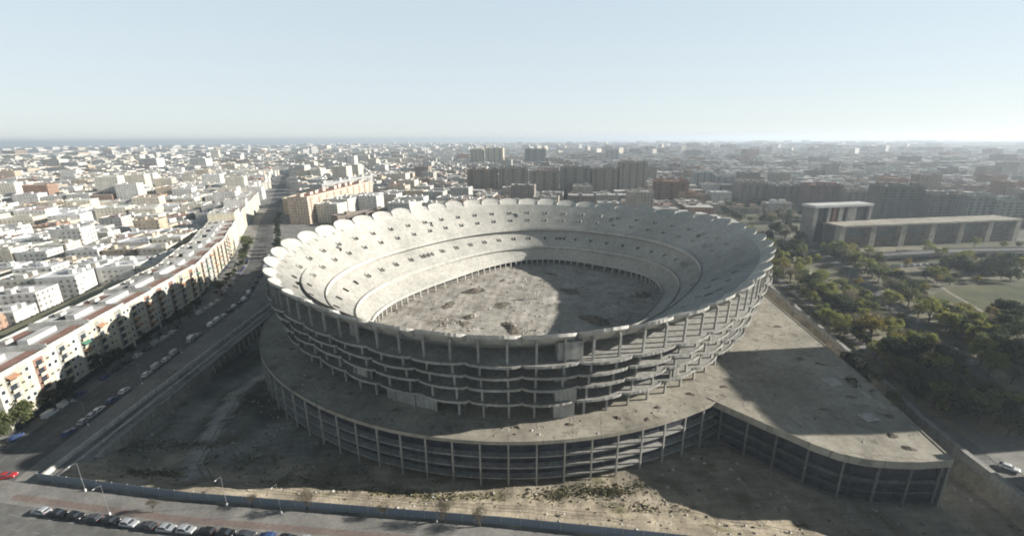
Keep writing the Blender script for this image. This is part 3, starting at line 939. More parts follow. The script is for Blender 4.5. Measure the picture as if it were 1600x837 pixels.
def row_house(x, y, h, L, D, hgt, i, detail, label):
    """local axes: x along the street front, y away from the street"""
    rr = random.Random(100 + i)
    t = thing('apartment_house', label, 'apartment house', (x, y, Z_ST), h, 'apartment houses in a row along the avenue')
    wallm = M[('cream', 'white_wall', 'cream2')[i % 3]]
    mb = MB(); mb.box(L / 2, D / 2, -.2, L - .05, D, hgt + .2); part(mb, 'wall', wallm, parent=t)
    mb = MB(); mb.box(L / 2, D / 2, hgt + .004, L - .7, D - .7, .12); part(mb, 'roof', M['roof_grey'] if i % 3 == 1 else M['roof_pale'], parent=t)
    mb = MB(); mb.box(L / 2, 3.4, hgt + .13, L - .8, 5.6, .05); part(mb, 'roof_terrace', M['terra'], parent=t)
    if i % 2:
        mb = MB(); mb.box(L * .45, D * .86, hgt + .13, L * .8, 4.2, .05); part(mb, 'roof_terrace', M['terra'], parent=t)
    mb = MB(); mb.box(.35, D / 2, hgt + .13, .3, D - .9, 1.5); part(mb, 'party_wall', M['white_wall'], parent=t)
    mb = MB()
    for (cx, cy, sx, sy) in ((L / 2, .2, L - .05, .3), (L / 2, D - .2, L - .05, .3), (.2, D / 2, .25, D - .7), (L - .2, D / 2, .25, D - .7)):
        mb.box(cx, cy, hgt + .002, sx, sy, .95)
    part(mb, 'parapet', M['white_wall'], parent=t)
    mb = MB(); mb.box(L * .5, D * .48, hgt + .13, L * (.45 + .3 * rr.random()), 3.2, 1.9, 0); part(mb, 'stair_hut', M['roof_pale'], parent=t)
    mb = MB(); mb.box(L * (.2 + .5 * rr.random()), D * .8, hgt + .13, 3.2, 2.0, 1.7, 0); part(mb, 'stair_hut', M['white_wall'], parent=t)
    mb = MB(); mb.box(L * .5, D * .68, hgt + .14, L * .4, 2.6, .25, 0); part(mb, 'light_well', M['conc_dark'], parent=t)
    if not detail:
        return t
    nf = 6
    mb = MB(); mb.box(L / 2, -.12, .1, L - 2, .2, 2.5); part(mb, 'shopfront', M['glass'], parent=t)
    bays = [4.3 + rr.random(), L - 5.2]
    for bx in bays:
        mb = MB(); mb.box(bx, -.08, 3.3, 4.2, .12, hgt - 4.0); part(mb, 'balcony_recess', M['terra' if rr.random() < .5 else 'conc'], parent=t)
        for f in range(1, nf):
            put('balcony', ME_B, t, (bx, -.16, 3.5 + (f - 1) * 3.1))
            if rr.random() < .2:
                put('awning', ME_A if rr.random() < .75 else ME_A2, t, (bx, -.2, 3.5 + (f - 1) * 3.1))
    for wx in (1.3, 8.6, 11.2, L - 1.4):
        for f in range(1, nf):
            put('window', ME_W if rr.random() < .5 else ME_W2, t, (wx, -.04, 4.2 + (f - 1) * 3.1))
    if i == 0:
        for f in range(1, nf):                                # the free gable end
            for yy in (3.2, 8.2):
                put('window', ME_W, t, (-.01, yy, 4.2 + (f - 1) * 3.1), -math.pi / 2)
    return t
tone = {0: 'cream', 1: 'white', 2: 'pale yellow'}
hs = walk(FACADE, 21.3, 10.5, 560)
for i, (x, y, h) in enumerate(hs):
    lab = f'{tone[i % 3]} six storey house with terracotta roof terrace in the avenue row'
    if i == 0:
        lab = 'cream corner house at the near end of the avenue row, gable end free'
    row_house(x, y, h, 21.3, 21.0, 19.6 + (0.5 * ((i * 7) % 3)) + (6 if i in (14, 15, 19) else 0), i, i < 11, lab)

# ------------------------------------------------------------------ larger single buildings
FOOT = []           # footprints kept clear of the generated city: (x, y, radius) or polygons
def ztop(x, y, py):
    lo, hi = 0, 160
    for _ in range(40):
        m = (lo + hi) / 2
        if PX(x, y, m)[1] > py: lo = m
        else: hi = m
    return lo
def slab_block(name, label, cat, p0, p1, depth, z1, wall, roof, bays=0, huts=2, group=None, recess=(.075, .07, .07), seed=0, side=1):
    """a block with its seen front from p0 to p1 and its body behind"""
    a, b = Vector(p0), Vector(p1); L = (b - a).length; h = math.atan2(b.y - a.y, b.x - a.x)
    rr = random.Random(seed)
    t = thing(name, label, cat, (a.x, a.y, Z_ST), h, group)
    hg = z1 - Z_ST
    mb = MB(); mb.box(L / 2, depth / 2, -.3, L, depth, hg + .3, 0, 0, wall, None, roof); mb.build('wall', M['city'], t, color=True)
    mb = MB()
    for cx, cy, sx, sy in ((L / 2, .25, L, .4), (L / 2, depth - .25, L, .4), (.25, depth / 2, .4, depth - .9), (L - .25, depth / 2, .4, depth - .9)):
        mb.box(cx, cy, hg + .003, sx, sy, 1.0, 0, 0, wall)
    mb.build('parapet', M['tint'], t, color=True)
    for k in range(bays):
        x = (k + .5) * L / bays
        mb = MB(); mb.box(x, -.35, 1.5, L / bays * .40, .7, hg - 2.2, 0, 0, tuple(c * .8 for c in wall))
        zz = 3.0
        for q in range(int((hg - 4) / 3.1)):
            mb.box(x, -.95, 3.0 + q * 3.1, L / bays * .34, .55, .95, 0, 0, tuple(min(.6, c * 1.12) for c in wall))
            mb.box(x, -.715, 4.0 + q * 3.1, L / bays * .28, .03, 1.7, 0, 0, recess)
        mb.build('balcony_stack', M['tint'], t, color=True)
    for k in range(huts):
        x = (k + .3 + .4 * rr.random()) * L / huts
        mb = MB(); mb.box(x, depth * (.35 + .3 * rr.random()), hg + .01, min(7, L / huts * .6), min(5, depth * .4), 2.8 + rr.random() * 1.5, 0, 0, tuple(min(.7, c * 1.15) for c in wall), None, roof)
        mb.build('stair_hut', M['tint'], t, color=True)
    c, s = math.cos(h), math.sin(h)
    FOOT.append([(a.x + c * u - s * v, a.y + s * u + c * v) for u, v in ((-8, -10), (L + 8, -10), (L + 8, depth + 8), (-8, depth + 8))])
    return t
BROWN = (.31, .265, .215); BRICK = (.28, .20, .16); GREYW = (.42, .42, .40); CREAM = (.58, .52, .40); PINK = (.62, .50, .41); DKG = (.17, .165, .14)
RG = (.33, .32, .30); RT = (.33, .17, .12); RW = (.58, .57, .54)
def py_front(px0, px1, pyb, pyt, z=5.0, pyb1=None):
    p0, p1 = G(px0, pyb, z), G(px1, pyb if pyb1 is None else pyb1, z)
    return p0, p1, ztop((p0[0] + p1[0]) / 2, (p0[1] + p1[1]) / 2, pyt)
# pink slab: short end towards the camera, long sunny side towards the stadium
pe = (-226, 492)
zt = ztop(-236, 492, 309)
slab_block('apartment_slab', 'long pink and cream apartment slab beside the far avenue, sunlit side with ten bays', 'apartment block', pe, (-214, 690), 23, zt, PINK, RT, 10, 10, None, (.46, .30, .22), 3)
slab_block('apartment_slab', 'dark stepped apartment terrace hidden in shade at the foot of the pink slab', 'apartment block', (-190, 480), (-60, 640), 14, 15, (.24, .2, .17), RG, 6, 5, None, seed=4)
slab_block('apartment_slab', 'pale grey slab between the avenue mouth and the pink slab, shaded', 'apartment block', (-262, 620), (-240, 780), 18, 36, GREYW, RW, 5, 4, None, seed=5)
xs_ = [730, 778, 826, 874, 922, 964]
nmz = ['short', 'broad', 'tall plain', 'dark', 'ribbed']
for k in range(5):
    p0, p1, zt = py_front(xs_[k] + 1, xs_[k + 1] - 1, 312, (266, 263, 268, 262, 265)[k])
    slab_block('apartment_slab', f'{("brown", "dusky brown", "brown grey", "dark brown", "umber")[k]} shaded tower slab with vertical balcony stripes rising behind the stadium rim', 'apartment block', p0, p1, 18, zt, tuple(c * (.9 + .1 * (k % 3)) for c in (BROWN if k % 2 == 0 else (.34, .31, .265))), RG if k % 2 else RT, 3, 3, 'brown tower slabs behind the far rim', seed=20 + k)
p0, p1, zt = py_front(966, 1008, 312, 254)
slab_block('tower_block', 'tallest olive grey tower at the right end of the brown slabs, one sunny edge', 'tower block', p0, p1, 26, zt, (.33, .31, .25), RG, 4, 1, seed=31)
p0, p1, zt = py_front(1018, 1058, 336, 284)
slab_block('apartment_slab', 'brick apartment block with terracotta top just beyond the far right rim', 'apartment block', p0, (p1[0] + 8, p1[1] - 8), 24, zt, BRICK, RT, 3, 2, seed=32)
p0, p1, zt = py_front(1056, 1096, 340, 306)
slab_block('apartment_slab', 'lower grey and brick block with orange tiled roof beyond the far right rim', 'apartment block', p0, p1, 22, zt, (.34, .26, .2), RT, 4, 2, seed=33)
for (a, b, pb, pt, w, r, lab, dep) in (
        (735, 754, 262, 233, CREAM, RW, 'pale cream tower, left of a sunlit pair on the skyline', 40), (759, 786, 262, 232, CREAM, RW, 'pale cream tower, right of a sunlit pair on the skyline', 40),
        (820, 853, 262, 233, (.26, .27, .25), RG, 'wide grey green tower with a thin sunny edge on the skyline', 30),
        (945, 966, 256, 234, (.5, .48, .42), RW, 'small pale domed tower above the brown slabs', 24)):
    p0, p1, zt = py_front(a, b, pb, pt)
    slab_block('tower_block', lab, 'tower block', p0, p1, dep, zt, w, r, 3, 2, seed=int(a))
for (a, b, pb, pt, w, r, lab, bays) in (
        (1082, 1112, 309, 270, GREYW, RW, 'grey white apartment block, left of a stepped pair beyond the park trees', 3), (1114, 1146, 310, 276, (.36, .37, .37), RW, 'grey apartment block, right of a stepped pair beyond the park trees', 3),
        (1152, 1196, 318, 286, BROWN, RG, 'dark brown apartment slab beyond the car park trees', 4), (1204, 1250, 321, 291, (.24, .21, .18), RW, 'dun apartment slab left of the white framed building', 4),
        (1258, 1312, 326, 290, (.22, .16, .13), RT, 'reddish brown slab standing behind the white framed building', 5), (1318, 1360, 329, 300, (.30, .25, .20), RG, 'low tan slab peeping over the white framed building', 4),
        (1368, 1434, 345, 292, DKG, RG, 'dark olive slab block behind the long arcaded hall', 5), (1444, 1494, 348, 305, (.20, .17, .145), RW, 'dark brown block with white flat roof behind the arcaded hall', 4),
        (1504, 1546, 352, 308, (.27, .28, .25), RG, 'grey green slab block behind the far end of the arcade', 4), (1553, 1597, 354, 314, (.34, .33, .29), RW, 'paler grey slab block at the end behind the arcade', 4), (1604, 1690, 356, 306, (.27, .25, .22), RG, 'grey brown slab block partly cut off by the frame', 6)):
    p0, p1, zt = py_front(a, b, pb, pt)
    slab_block('apartment_slab', lab, 'apartment block', p0, p1, 20, zt, w, r, bays, 4, seed=int(a))

for n_, (a, b, pb, pt, w, r, lab) in enumerate(((1104, 1134, 330, 320, (.45, .42, .37), RW, 'low pale school building among trees beyond the right rim'), (1148, 1190, 334, 325, (.40, .36, .31), RT, 'low long school building with red roof among the trees'), (1196, 1236, 330, 318, (.5, .48, .45), RW, 'white two storey school building left of the framed building'))):
    p0, p1, zt = py_front(a, b, pb, pt)
    slab_block('school_building', lab, 'school building', p0, p1, 14, zt, w, r, 0, 2, seed=60 + n_)
# white framed building and the long arcaded hall
p0, p1, zt = py_front(1264, 1350, 383, 321, pyb1=378)
a = Vector(p0); b = Vector(p1); L = (b - a).length; h = math.atan2(b.y - a.y, b.x - a.x); hg = zt - 5
wf = thing('office_building', 'white framed modern building with tall dark openings beyond the park', 'office building', (*p0, 5), h)
mb = MB(); mb.box(L / 2, 7, -.3, L - 3, 11, hg - .8); part(mb, 'glass_wall', M['glass'], parent=wf)
mb = MB(); mb.box(L / 2, 6.5, hg - 1.2, L + 2, 15, 2.0); part(mb, 'roof', M['roof_pale'], parent=wf)
mb = MB(); mb.box(L / 2, 6.5, -.3, L + 1, 14.2, 3.2); part(mb, 'plinth', M['pave'], parent=wf)
for x, w in ((.8, 4), (14, 3), (26, 4.5), (L - 20, 9), (L - .8, 3)):
    mb = MB(); mb.box(x, .6, 2.904, w, 2.4, hg - 4.1); part(mb, 'fin', M['pave'], parent=wf)
mb = MB(); mb.box(20.5, 1.2, 2.904, 3.2, 1.8, hg - 4.1); part(mb, 'brick_panel', M['terra'], parent=wf)
mb = MB(); mb.box(-.2, 7, 2.904, 1.2, 10, hg - 4.1); part(mb, 'side_wall', M['pave'], parent=wf)
mb = MB(); mb.box(L - 13, 2.2, 5, 22, .4, hg - 9); part(mb, 'louvre_screen', M['conc_dark'], parent=wf)
FOOT.append([(p0[0] - 20, p0[1] - 20), (p1[0] + 20, p1[1] - 20), (p1[0] + 15, p1[1] + 40), (p0[0] - 20, p0[1] + 45)])
p0, p1 = G(1306, 388), G(1578, 375)
a = Vector(p0); b = Vector(p1); L = (b - a).length; h = math.atan2(b.y - a.y, b.x - a.x)
zt = ztop(*p0, 353) - 5
M['brown'] = mottled('brown weathered stand', (.20, .16, .115), (.27, .22, .16), (.34, .28, .21), .2, 1.0, .95)
ah = thing('arcaded_hall', 'long low arcaded hall with pale piers and brown sloping bays beyond the park', 'hall', (*p0, 5), h)
mb = MB(); mb.box(L / 2, 9, -.3, L - 1, 14, zt - .6); part(mb, 'wall', M['conc_mid'], parent=ah)
mb = MB(); mb.box(L / 2, 7, zt - .9, L + 3, 22, 1.5); part(mb, 'roof', M['deck'], parent=ah)
nb = 6
for k in range(nb + 1):
    mb = MB(); mb.box(.6 + k * (L - 1.2) / nb, -.5, -.3, 5.2, 5.2, zt - .62); part(mb, 'pier', M['deck'], parent=ah)
for k in range(nb):
    x0 = k * (L - 1.2) / nb + 4; x1 = (k + 1) * (L - 1.2) / nb - 2.9
    mb = MB()
    for q in range(4):
        mb.add([(x0, -1.2, 1.2 + q * 2.2), (x1, -1.2, 2.6 + q * 2.2), (x1, 1.8, 3.4 + q * 2.2), (x0, 1.8, 2.0 + q * 2.2), (x0, 1.8, .7 + q * 2.2), (x1, 1.8, 2.1 + q * 2.2), (x0, -1.2, .8 + q * 2.2), (x1, -1.2, 2.2 + q * 2.2)], [(0, 1, 2, 3), (4, 5, 7, 6), (0, 6, 7, 1)])
    part(mb, 'seating_bay', M['brown'], parent=ah)
FOOT.append([(p0[0] - 10, p0[1] - 25), (p1[0] + 10, p1[1] - 25), (p1[0] + 10, p1[1] + 35), (p0[0] - 10, p0[1] + 35)])
# curved ramp in front of the hall
rp = thing('road_ramp', 'curved concrete road ramp with parapets in front of the arcaded hall', 'ramp')
RP = [(*G(1286, 402), 5.2), (*G(1320, 404), 6.6), (*G(1370, 406), 8.6), (*G(1430, 404), 9.4), (*G(1500, 400), 9.4), (*G(1600, 398), 9.4), (*G(1680, 398), 9.4)]
P2 = [p[:2] for p in RP]; zz = np.array([p[2] for p in RP])
o, i = np.array(offs(P2, 5)), np.array(offs(P2, -5))
mb = MB(); mb.grid([xyz(o, zz - 1.3), xyz(o, zz), xyz(i, zz), xyz(i, zz - 1.3), xyz(o, zz - 1.3)], False); part(mb, 'deck', M['asphalt'], parent=rp)
for d in (5.02, -5.02):
    q = np.array(offs(P2, d)); q2 = np.array(offs(P2, d * 1.05))
    mb = MB(); mb.grid([xyz(q, zz - 1.4), xyz(q, zz + .9), xyz(q2, zz + .9), xyz(q2, zz - 1.4)], False); part(mb, 'parapet', M['pave'], parent=rp)
for x, y, hh in walk(P2[2:], 22, 4):
    mb = MB(); mb.box(x, y, 4.8, 1.2, 5, 3.0, hh); part(mb, 'pier', M['conc'], parent=rp)

# long shed with the faded olive roof behind the row of houses, and its white neighbour
sh = thing('shed', 'long low shed with faded olive roof behind the avenue row', 'shed', (-209, 150, 5), R(101))
mb = MB(); mb.box(55, 8, -.3, 112, 15, 8.0); part(mb, 'wall', M['cream2'], parent=sh)
mb = MB(); mb.add([(-1.5, -.2, 7.72), (111.5, -.2, 7.72), (111.5, 8, 9.4), (-1.5, 8, 9.4), (111.5, 16.2, 7.72), (-1.5, 16.2, 7.72), (-1.5, -.2, 7.5), (111.5, -.2, 7.5)], [(0, 1, 2, 3), (3, 2, 4, 5), (6, 7, 1, 0), (0, 3, 5), (1, 4, 2)])
part(mb, 'roof', M['olive'], parent=sh)
FOOT.append([(-196, 140), (-232, 140), (-262, 275), (-218, 275)])
# tall hotel slab on the park side: stands outside the frame, throws the long shadow over the wing and the park
ht = thing('hotel_tower', 'tall pale hotel tower on the far side of the park', 'tower', (228, 121, 5), 0)
mb = MB(); mb.box(13, 25, -.3, 26, 50, 68.3, 0, 0, (.5, .49, .46), None, RG); mb.build('wall', M['city'], ht, color=True)
mb = MB(); mb.box(13, 25, 68.003, 10, 14, 4); part(mb, 'stair_hut', M['white_wall'], parent=ht)
shade_block = thing('apartment_house', 'added unseen block outside the frame, shading the ground by the wing end', 'apartment house', (145, 77, 5), 0)  # added block out of view, placed to shade the ground by the wing corner
mb = MB(); mb.box(9, 12.2, -.3, 18, 24.4, 23.3, 0, 0, (.5, .48, .42), None, RG); mb.build('wall', M['city'], shade_block, color=True)
mb = MB(); mb.box(9, 10, 23.003, 5, 6, 2.6); part(mb, 'stair_hut', M['white_wall'], parent=shade_block)
FOOT.append([(220, 120), (262, 120), (262, 182), (220, 182)])

# ------------------------------------------------------------------ the city
PARK = [(120, 40), (160, 262), (178, 345), (215, 420), (300, 520), (420, 490), (620, 440), (620, 300), (400, 40)]
SCHOOL = [(215, 420), (300, 520), (420, 490), (640, 440), (640, 470), (470, 560), (330, 640), (215, 560)]
rng2 = random.Random(11)
cand = []
def free(x, y, r):
    if inside(SITE, x, y) or math.hypot(x - CX, y - CY) < 150:
        return False
    if x > -420 and y < 1300 or y < 1300:
        d = dist_line(x, y, AVENUE)
        if d < 20 + r * .6:
            return False
    if y < 700:
        d = dist_line(x, y, FACADE)
        if d < 16 + r * .7 or (x > np.interp(y, [p[1] for p in FACADE], [p[0] for p in FACADE]) - 16 - r * .7 and y < 480 and x < 0):
            return False
    if inside(PARK, x, y) or inside(SCHOOL, x, y):
        return False
    if y < 112 and x > -170:
        return False
    for P in FOOT:
        if inside(P, x, y):
            return False
    return True
LEFT_W = [((.68, .66, .62), 6), ((.64, .59, .49), 4), ((.54, .45, .34), 1.6), ((.60, .58, .55), 3), ((.38, .25, .18), .7), ((.70, .66, .57), 4)]
LEFT_R = [((.64, .63, .61), 7), ((.50, .49, .47), 3), ((.36, .20, .14), 1.8), ((.44, .39, .32), 2)]
RIGHT_W = [((.33, .27, .22), 3), ((.40, .37, .32), 3), ((.28, .25, .22), 2.5), ((.48, .46, .42), 2.5), ((.34, .23, .18), 1.2), ((.58, .56, .52), 2)]
RIGHT_R = [((.44, .43, .41), 5), ((.34, .33, .32), 3), ((.34, .22, .17), 1.6), ((.58, .57, .55), 2.5)]
def pick(r, L):
    s = sum(w for _, w in L) * r.random()
    for c, w in L:
        s -= w
        if s <= 0:
            return c
    return L[-1][0]
def gen(cell_w, cell_d, y0, y1, per_x, per_y, street, hmin, hmax, rot, xlim):
    """rows of blocks: per_x lots and per_y lots between streets"""
    c, s = math.cos(rot), math.sin(rot)
    ext = y1 * 1.45
    nxl = int(ext * 2 / cell_w); nyl = int(y1 * 1.6 / cell_d)
    for a in range(-nxl // 2, nxl // 2):
        u = a * cell_w + (a // per_x) * street
        for b in range(-6, nyl):
            v = b * cell_d + (b // per_y) * street
            x, y = c * u - s * v, s * u + c * v
            if not (xlim(x, y)):
                continue
            d = math.hypot(x, y)
            if d < y0 or d > y1 or y < 30:
                continue
            if abs(x) > y * 1.32 + 90:
                continue
            rr = rng2.random()
            if rr < .06:
                continue
            if not free(x, y, cell_w * .5):
                continue
            bn = math.sin(a // per_x * 12.9 + b // per_y * 7.7) * .5 + .5
            hgt = hmin + (hmax - hmin) * (.55 * bn + .45 * rng2.random())
            if rng2.random() < .07:
                hgt *= rng2.uniform(1.35, 1.9)
            if rng2.random() < .08:
                hgt = 5 + 4 * rng2.random()
            side = x < -0.3 * (y - 200) + 20 if y < 1500 else x < 100 + .05 * y
            wall = pick(rng2, LEFT_W if side else RIGHT_W); roof = pick(rng2, LEFT_R if side else RIGHT_R)
            f = .9 + .2 * rng2.random()
            w = cell_w * (.84 + .17 * rng2.random()) - .1; dd = cell_d * (.84 + .17 * rng2.random()) - .1
            x += rng2.uniform(-.05, .05) * cell_w; y += rng2.uniform(-.05, .05) * cell_d
            cand.append((x, y, w, dd, hgt, rot + R(rng2.uniform(-1, 1)), tuple(q * f for q in wall), tuple(q * f for q in roof)))
def div(x, y):
    return x - (-.44 * (y - 650) - 346) if y > 450 else x - np.interp(y, [p[1] for p in FACADE], [p[0] for p in FACADE])
gen(22, 17, 60, 640, 5, 3, 10, 8, 19, R(11), lambda x, y: div(x, y) < 0)
gen(29, 22, 640, 1500, 5, 3, 12, 10, 24, R(16), lambda x, y: div(x, y) < 0)
gen(29, 22, 300, 1500, 5, 3, 13, 11, 26, R(-9), lambda x, y: div(x, y) >= 0)
gen(46, 34, 1500, 3200, 5, 3, 18, 12, 28, R(6), lambda x, y: True)
SEA_E = [(-9500, 5600), (-5200, 9500), (-3000, 16000)]
gen(85, 66, 3200, 8200, 5, 4, 30, 12, 32, R(-4), lambda x, y: not (x < -2000 and y > 5600 + (x + 9500) * .907))
for k in range(130):                                             # scattered taller blocks out on the skyline
    d = rng2.uniform(2200, 6500); an = rng2.uniform(-.72, .72)
    cand.append((d * math.sin(an), d * math.cos(an), rng2.uniform(18, 40), rng2.uniform(18, 30), rng2.uniform(32, 58), rng2.uniform(0, 1), pick(rng2, LEFT_W), (.5, .5, .48)))

def area(c):
    x, y, w, d, h = c[:5]
    p = PX(x, y, 5 + h * .7)
    if p[2] < 5 or not (-30 < p[0] < 1630) or p[1] > 850:
        return 0
    s = FPX / p[2]
    a = w * s * (h * s + d * s * (CAM_Z - 5 - h) / p[2])
    # what the bowl hides shows nothing
    if 430 < p[0] < 1195 and p[1] > 330 and y > 150:
        return 0
    return a
order = sorted(range(len(cand)), key=lambda i: -area(cand[i]))
WN = lambda c: 'brick red' if c[0] > c[1] * 1.45 else 'ochre' if c[0] > c[1] * 1.2 and c[0] > .42 else 'brown' if c[0] < .36 and c[0] > c[2] * 1.25 else 'cream' if c[0] > c[2] * 1.18 else 'white' if c[0] > .56 else 'pale grey' if c[0] > .44 else 'grey'
RN = lambda c: 'terracotta' if c[0] > c[1] * 1.5 else 'tan' if c[0] > c[2] * 1.25 else 'white' if c[0] > .52 else 'light grey' if c[0] > .42 else 'dark grey'
NUM = ['zero', 'one', 'two', 'three', 'four', 'five', 'six', 'seven', 'eight', 'nine', 'ten', 'eleven', 'twelve', 'thirteen', 'fourteen', 'fifteen']
def zone(x, y):
    p = PX(x, y, 15)
    if div(x, y) < 0:
        if y < 210: return 'behind the near avenue row'
        if y < 330: return 'behind the mid avenue row'
        if y < 470: return 'behind the far avenue row'
        if y < 700: return 'in the quarter left of the avenue'
        return 'far out left of the avenue'
    if p[0] < 580: return 'around the pink slab'
    if p[0] < 740: return 'between pink and brown slabs'
    if p[0] < 1020: return 'above the brown slabs'
    if p[0] < 1260: return 'beyond the right rim'
    return 'beyond the arcaded hall'
N_ONE = 285
def bld_mesh(mb, c, extra=True, rr=random):
    x, y, w, d, h, rot, wall, roof = c
    mb.box(x, y, 4.7, w, d, h + .3, rot, 0, wall, None, roof, bottom=False)
    cs, sn = math.cos(rot), math.sin(rot)
    if extra:
        for k in range(rr.choice((1, 1, 2))):
            u, v = rr.uniform(-.3, .3) * w, rr.uniform(-.3, .3) * d
            mb.box(x + cs * u - sn * v, y + sn * u + cs * v, 5 + h + .01, w * rr.uniform(.15, .35), d * rr.uniform(.15, .35), rr.uniform(2, 3.4), rot, 0, wall, None, roof, bottom=False)
r3 = random.Random(8)
for i in order[:N_ONE]:
    x, y, w, d, h, rot, wall, roof = cand[i]
    big = h * w
    st = max(1, round(h / 3.1))
    nm = 'tower_block' if st >= 11 else 'house' if st <= 3 else 'apartment_block'
    what = {'tower_block': 'tower block', 'house': 'low building', 'apartment_block': 'block'}[nm]
    t = thing(nm, f'{WN(wall)} {NUM[min(st, 15)]} storey {what}, {RN(roof)} roof, {zone(x, y)}', what if what != 'block' else 'apartment block', (x, y, Z_ST), rot, 'city buildings around the stadium')
    mb = MB(); mb.box(0, 0, -.3, w, d, h + .3, 0, 0, wall, None, wall, bottom=False); mb.build('wall', M['city'], t, color=True)
    mb = MB(); mb.box(0, 0, h + .003, w - .7, d - .7, .15, 0, 0, roof, bottom=False); mb.build('roof', M['tint'], t, color=True)
    mb = MB()
    pc = tuple(min(.66, q * 1.1) for q in wall)
    for cx, cy, sx, sy in ((0, -d / 2 + .18, w, .3), (0, d / 2 - .18, w, .3), (-w / 2 + .18, 0, .3, d - .7), (w / 2 - .18, 0, .3, d - .7)):
        mb.box(cx, cy, h + .002, sx, sy, 1.0, 0, 0, pc)
    mb.build('parapet', M['tint'], t, color=True)
    near = math.hypot(x, y) < 620
    for k in range(r3.choice((1, 2, 2)) + (1 if near else 0)):
        hf = r3.uniform(.85, 1.15)
        mb = MB(); mb.box(r3.uniform(-.32, .32) * w, r3.uniform(-.32, .32) * d, h + .155, r3.uniform(2.2, 4.5), r3.uniform(2.2, 4), r3.uniform(1.6, 2.9), 0, 0, tuple(min(.66, q * hf) for q in wall), None, (.55, .54, .52) if hf > 1 else roof)
        mb.build('stair_hut', M['tint'], t, color=True)
    if near and r3.random() < .7:
        mb = MB()
        for k in range(r3.randint(3, 8)):
            mb.box(r3.uniform(-.42, .42) * w, r3.uniform(-.42, .42) * d, h + .155, r3.uniform(.5, 1.3), r3.uniform(.5, 1.3), r3.uniform(.5, 1.2), r3.random(), 0, r3.choice(((.5, .5, .5), (.2, .2, .2), (.62, .62, .6), (.3, .17, .12))))
        mb.build('rooftop_equipment', M['tint'], t, color=True)
mb = MB()
for i in order[N_ONE:]:
    bld_mesh(mb, cand[i], math.hypot(cand[i][0], cand[i][1]) < 3300, r3)
dc = mb.build('distant_city', M['city'], color=True)
dc['kind'] = 'stuff'; dc['label'] = 'dense pale city of flat roofed blocks reaching to the horizon'; dc['category'] = 'city'

# ------------------------------------------------------------------ trees
def crown_mesh(seed, rx, rz, h0, n, leaf, clumps, mat, twig=False):
    r = random.Random(seed); mb = MB()
    cl = []
    for k in range(clumps):
        a = r.uniform(0, 2 * math.pi); e = r.uniform(-.6, 1); q = r.uniform(.35, .8)
        cl.append((rx * q * math.cos(a) * math.sqrt(1 - min(.9, e * e) * .8), rx * q * math.sin(a) * math.sqrt(1 - min(.9, e * e) * .8), h0 + rz * (.5 + .42 * e), r.uniform(.26, .46) * rx))
    for k in range(n):
        cx, cy, cz, cr = r.choice(cl)
        while True:
            u = Vector((r.uniform(-1, 1), r.uniform(-1, 1), r.uniform(-1, 1)))
            if .15 < u.length < 1: break
        u = u.normalized() * cr * r.uniform(.55, 1.0)
        p = Vector((cx + u.x, cy + u.y, cz + u.z * .8))
        if twig:
            d = Vector((u.x * .6, u.y * .6, abs(u.z) + .5)).normalized() * r.uniform(.7, 1.5)
            s = Vector((r.uniform(-1, 1), r.uniform(-1, 1), 0)).normalized() * .05
            mb.add([p - s, p + s, p + d], [(0, 1, 2)])
        else:
            a = Vector((r.uniform(-1, 1), r.uniform(-1, 1), r.uniform(-.6, .6))).normalized() * leaf * r.uniform(.6, 1.2)
            b = a.cross(Vector((r.uniform(-1, 1), r.uniform(-1, 1), r.uniform(.2, 1)))).normalized() * leaf * r.uniform(.4, .9)
            mb.add([p - a, p - b * .8, p + a, p + b], [(0, 1, 2, 3)])
    return mb, cl
def tree_proto(name, seed, rx, rz, h0, n, leaf, clumps, mat, twig=False):
    t = bpy.data.objects.new(name, None); COL.objects.link(t)
    mb, cl = crown_mesh(seed, rx, rz, h0, n, leaf, clumps, mat, twig)
    mb.build('crown', mat, t)
    mb = MB()
    mb.tube((0, 0, -.3), (.1, .05, h0 * .9), .26, .2)
    for c in cl[:7]:
        q = Vector((c[0] * .75, c[1] * .75, c[2])); s = Vector((.1, .05, h0 * r3.uniform(.65, .9)))
        m1 = s.lerp(q, .5) + Vector((0, 0, .3))
        mb.tube(s, m1, .13, .09, 5); mb.tube(m1, q, .09, .03, 5)
    mb.build('trunk', M['bark'], t)
    return t
PROT = {}
for k in range(3):
    PROT['yellow', k] = tree_proto('park_tree', 10 + k, 4.6, 6.5, 2.8, 950, .42, 16, M['leaf_yellow'])
    PROT['olive', k] = tree_proto('park_tree', 20 + k, 4.2, 6.0, 2.4, 950, .42, 15, M['leaf_olive'])
    PROT['dark', k] = tree_proto('evergreen_tree', 30 + k, 4.4, 5.8, 2.2, 1300, .42, 15, M['leaf_dark'])
    PROT['bare', k] = tree_proto('bare_tree', 40 + k, 3.6, 5.5, 2.6, 1000, .4, 14, M['twig'], True)
    PROT['street', k] = tree_proto('street_tree', 50 + k, 2.8, 4.6, 2.0, 800, .34, 10, M['leaf_dark'])
    PROT['golden', k] = tree_proto('park_tree', 60 + k, 4.4, 6.2, 2.6, 950, .42, 15, M['leaf_orange'])
usedp = set()
rt = random.Random(21)
DESC = {'yellow': 'yellow green tree', 'olive': 'olive green tree', 'dark': 'dark evergreen tree', 'bare': 'bare leafless tree', 'street': 'small dark street tree', 'golden': 'golden autumn tree'}
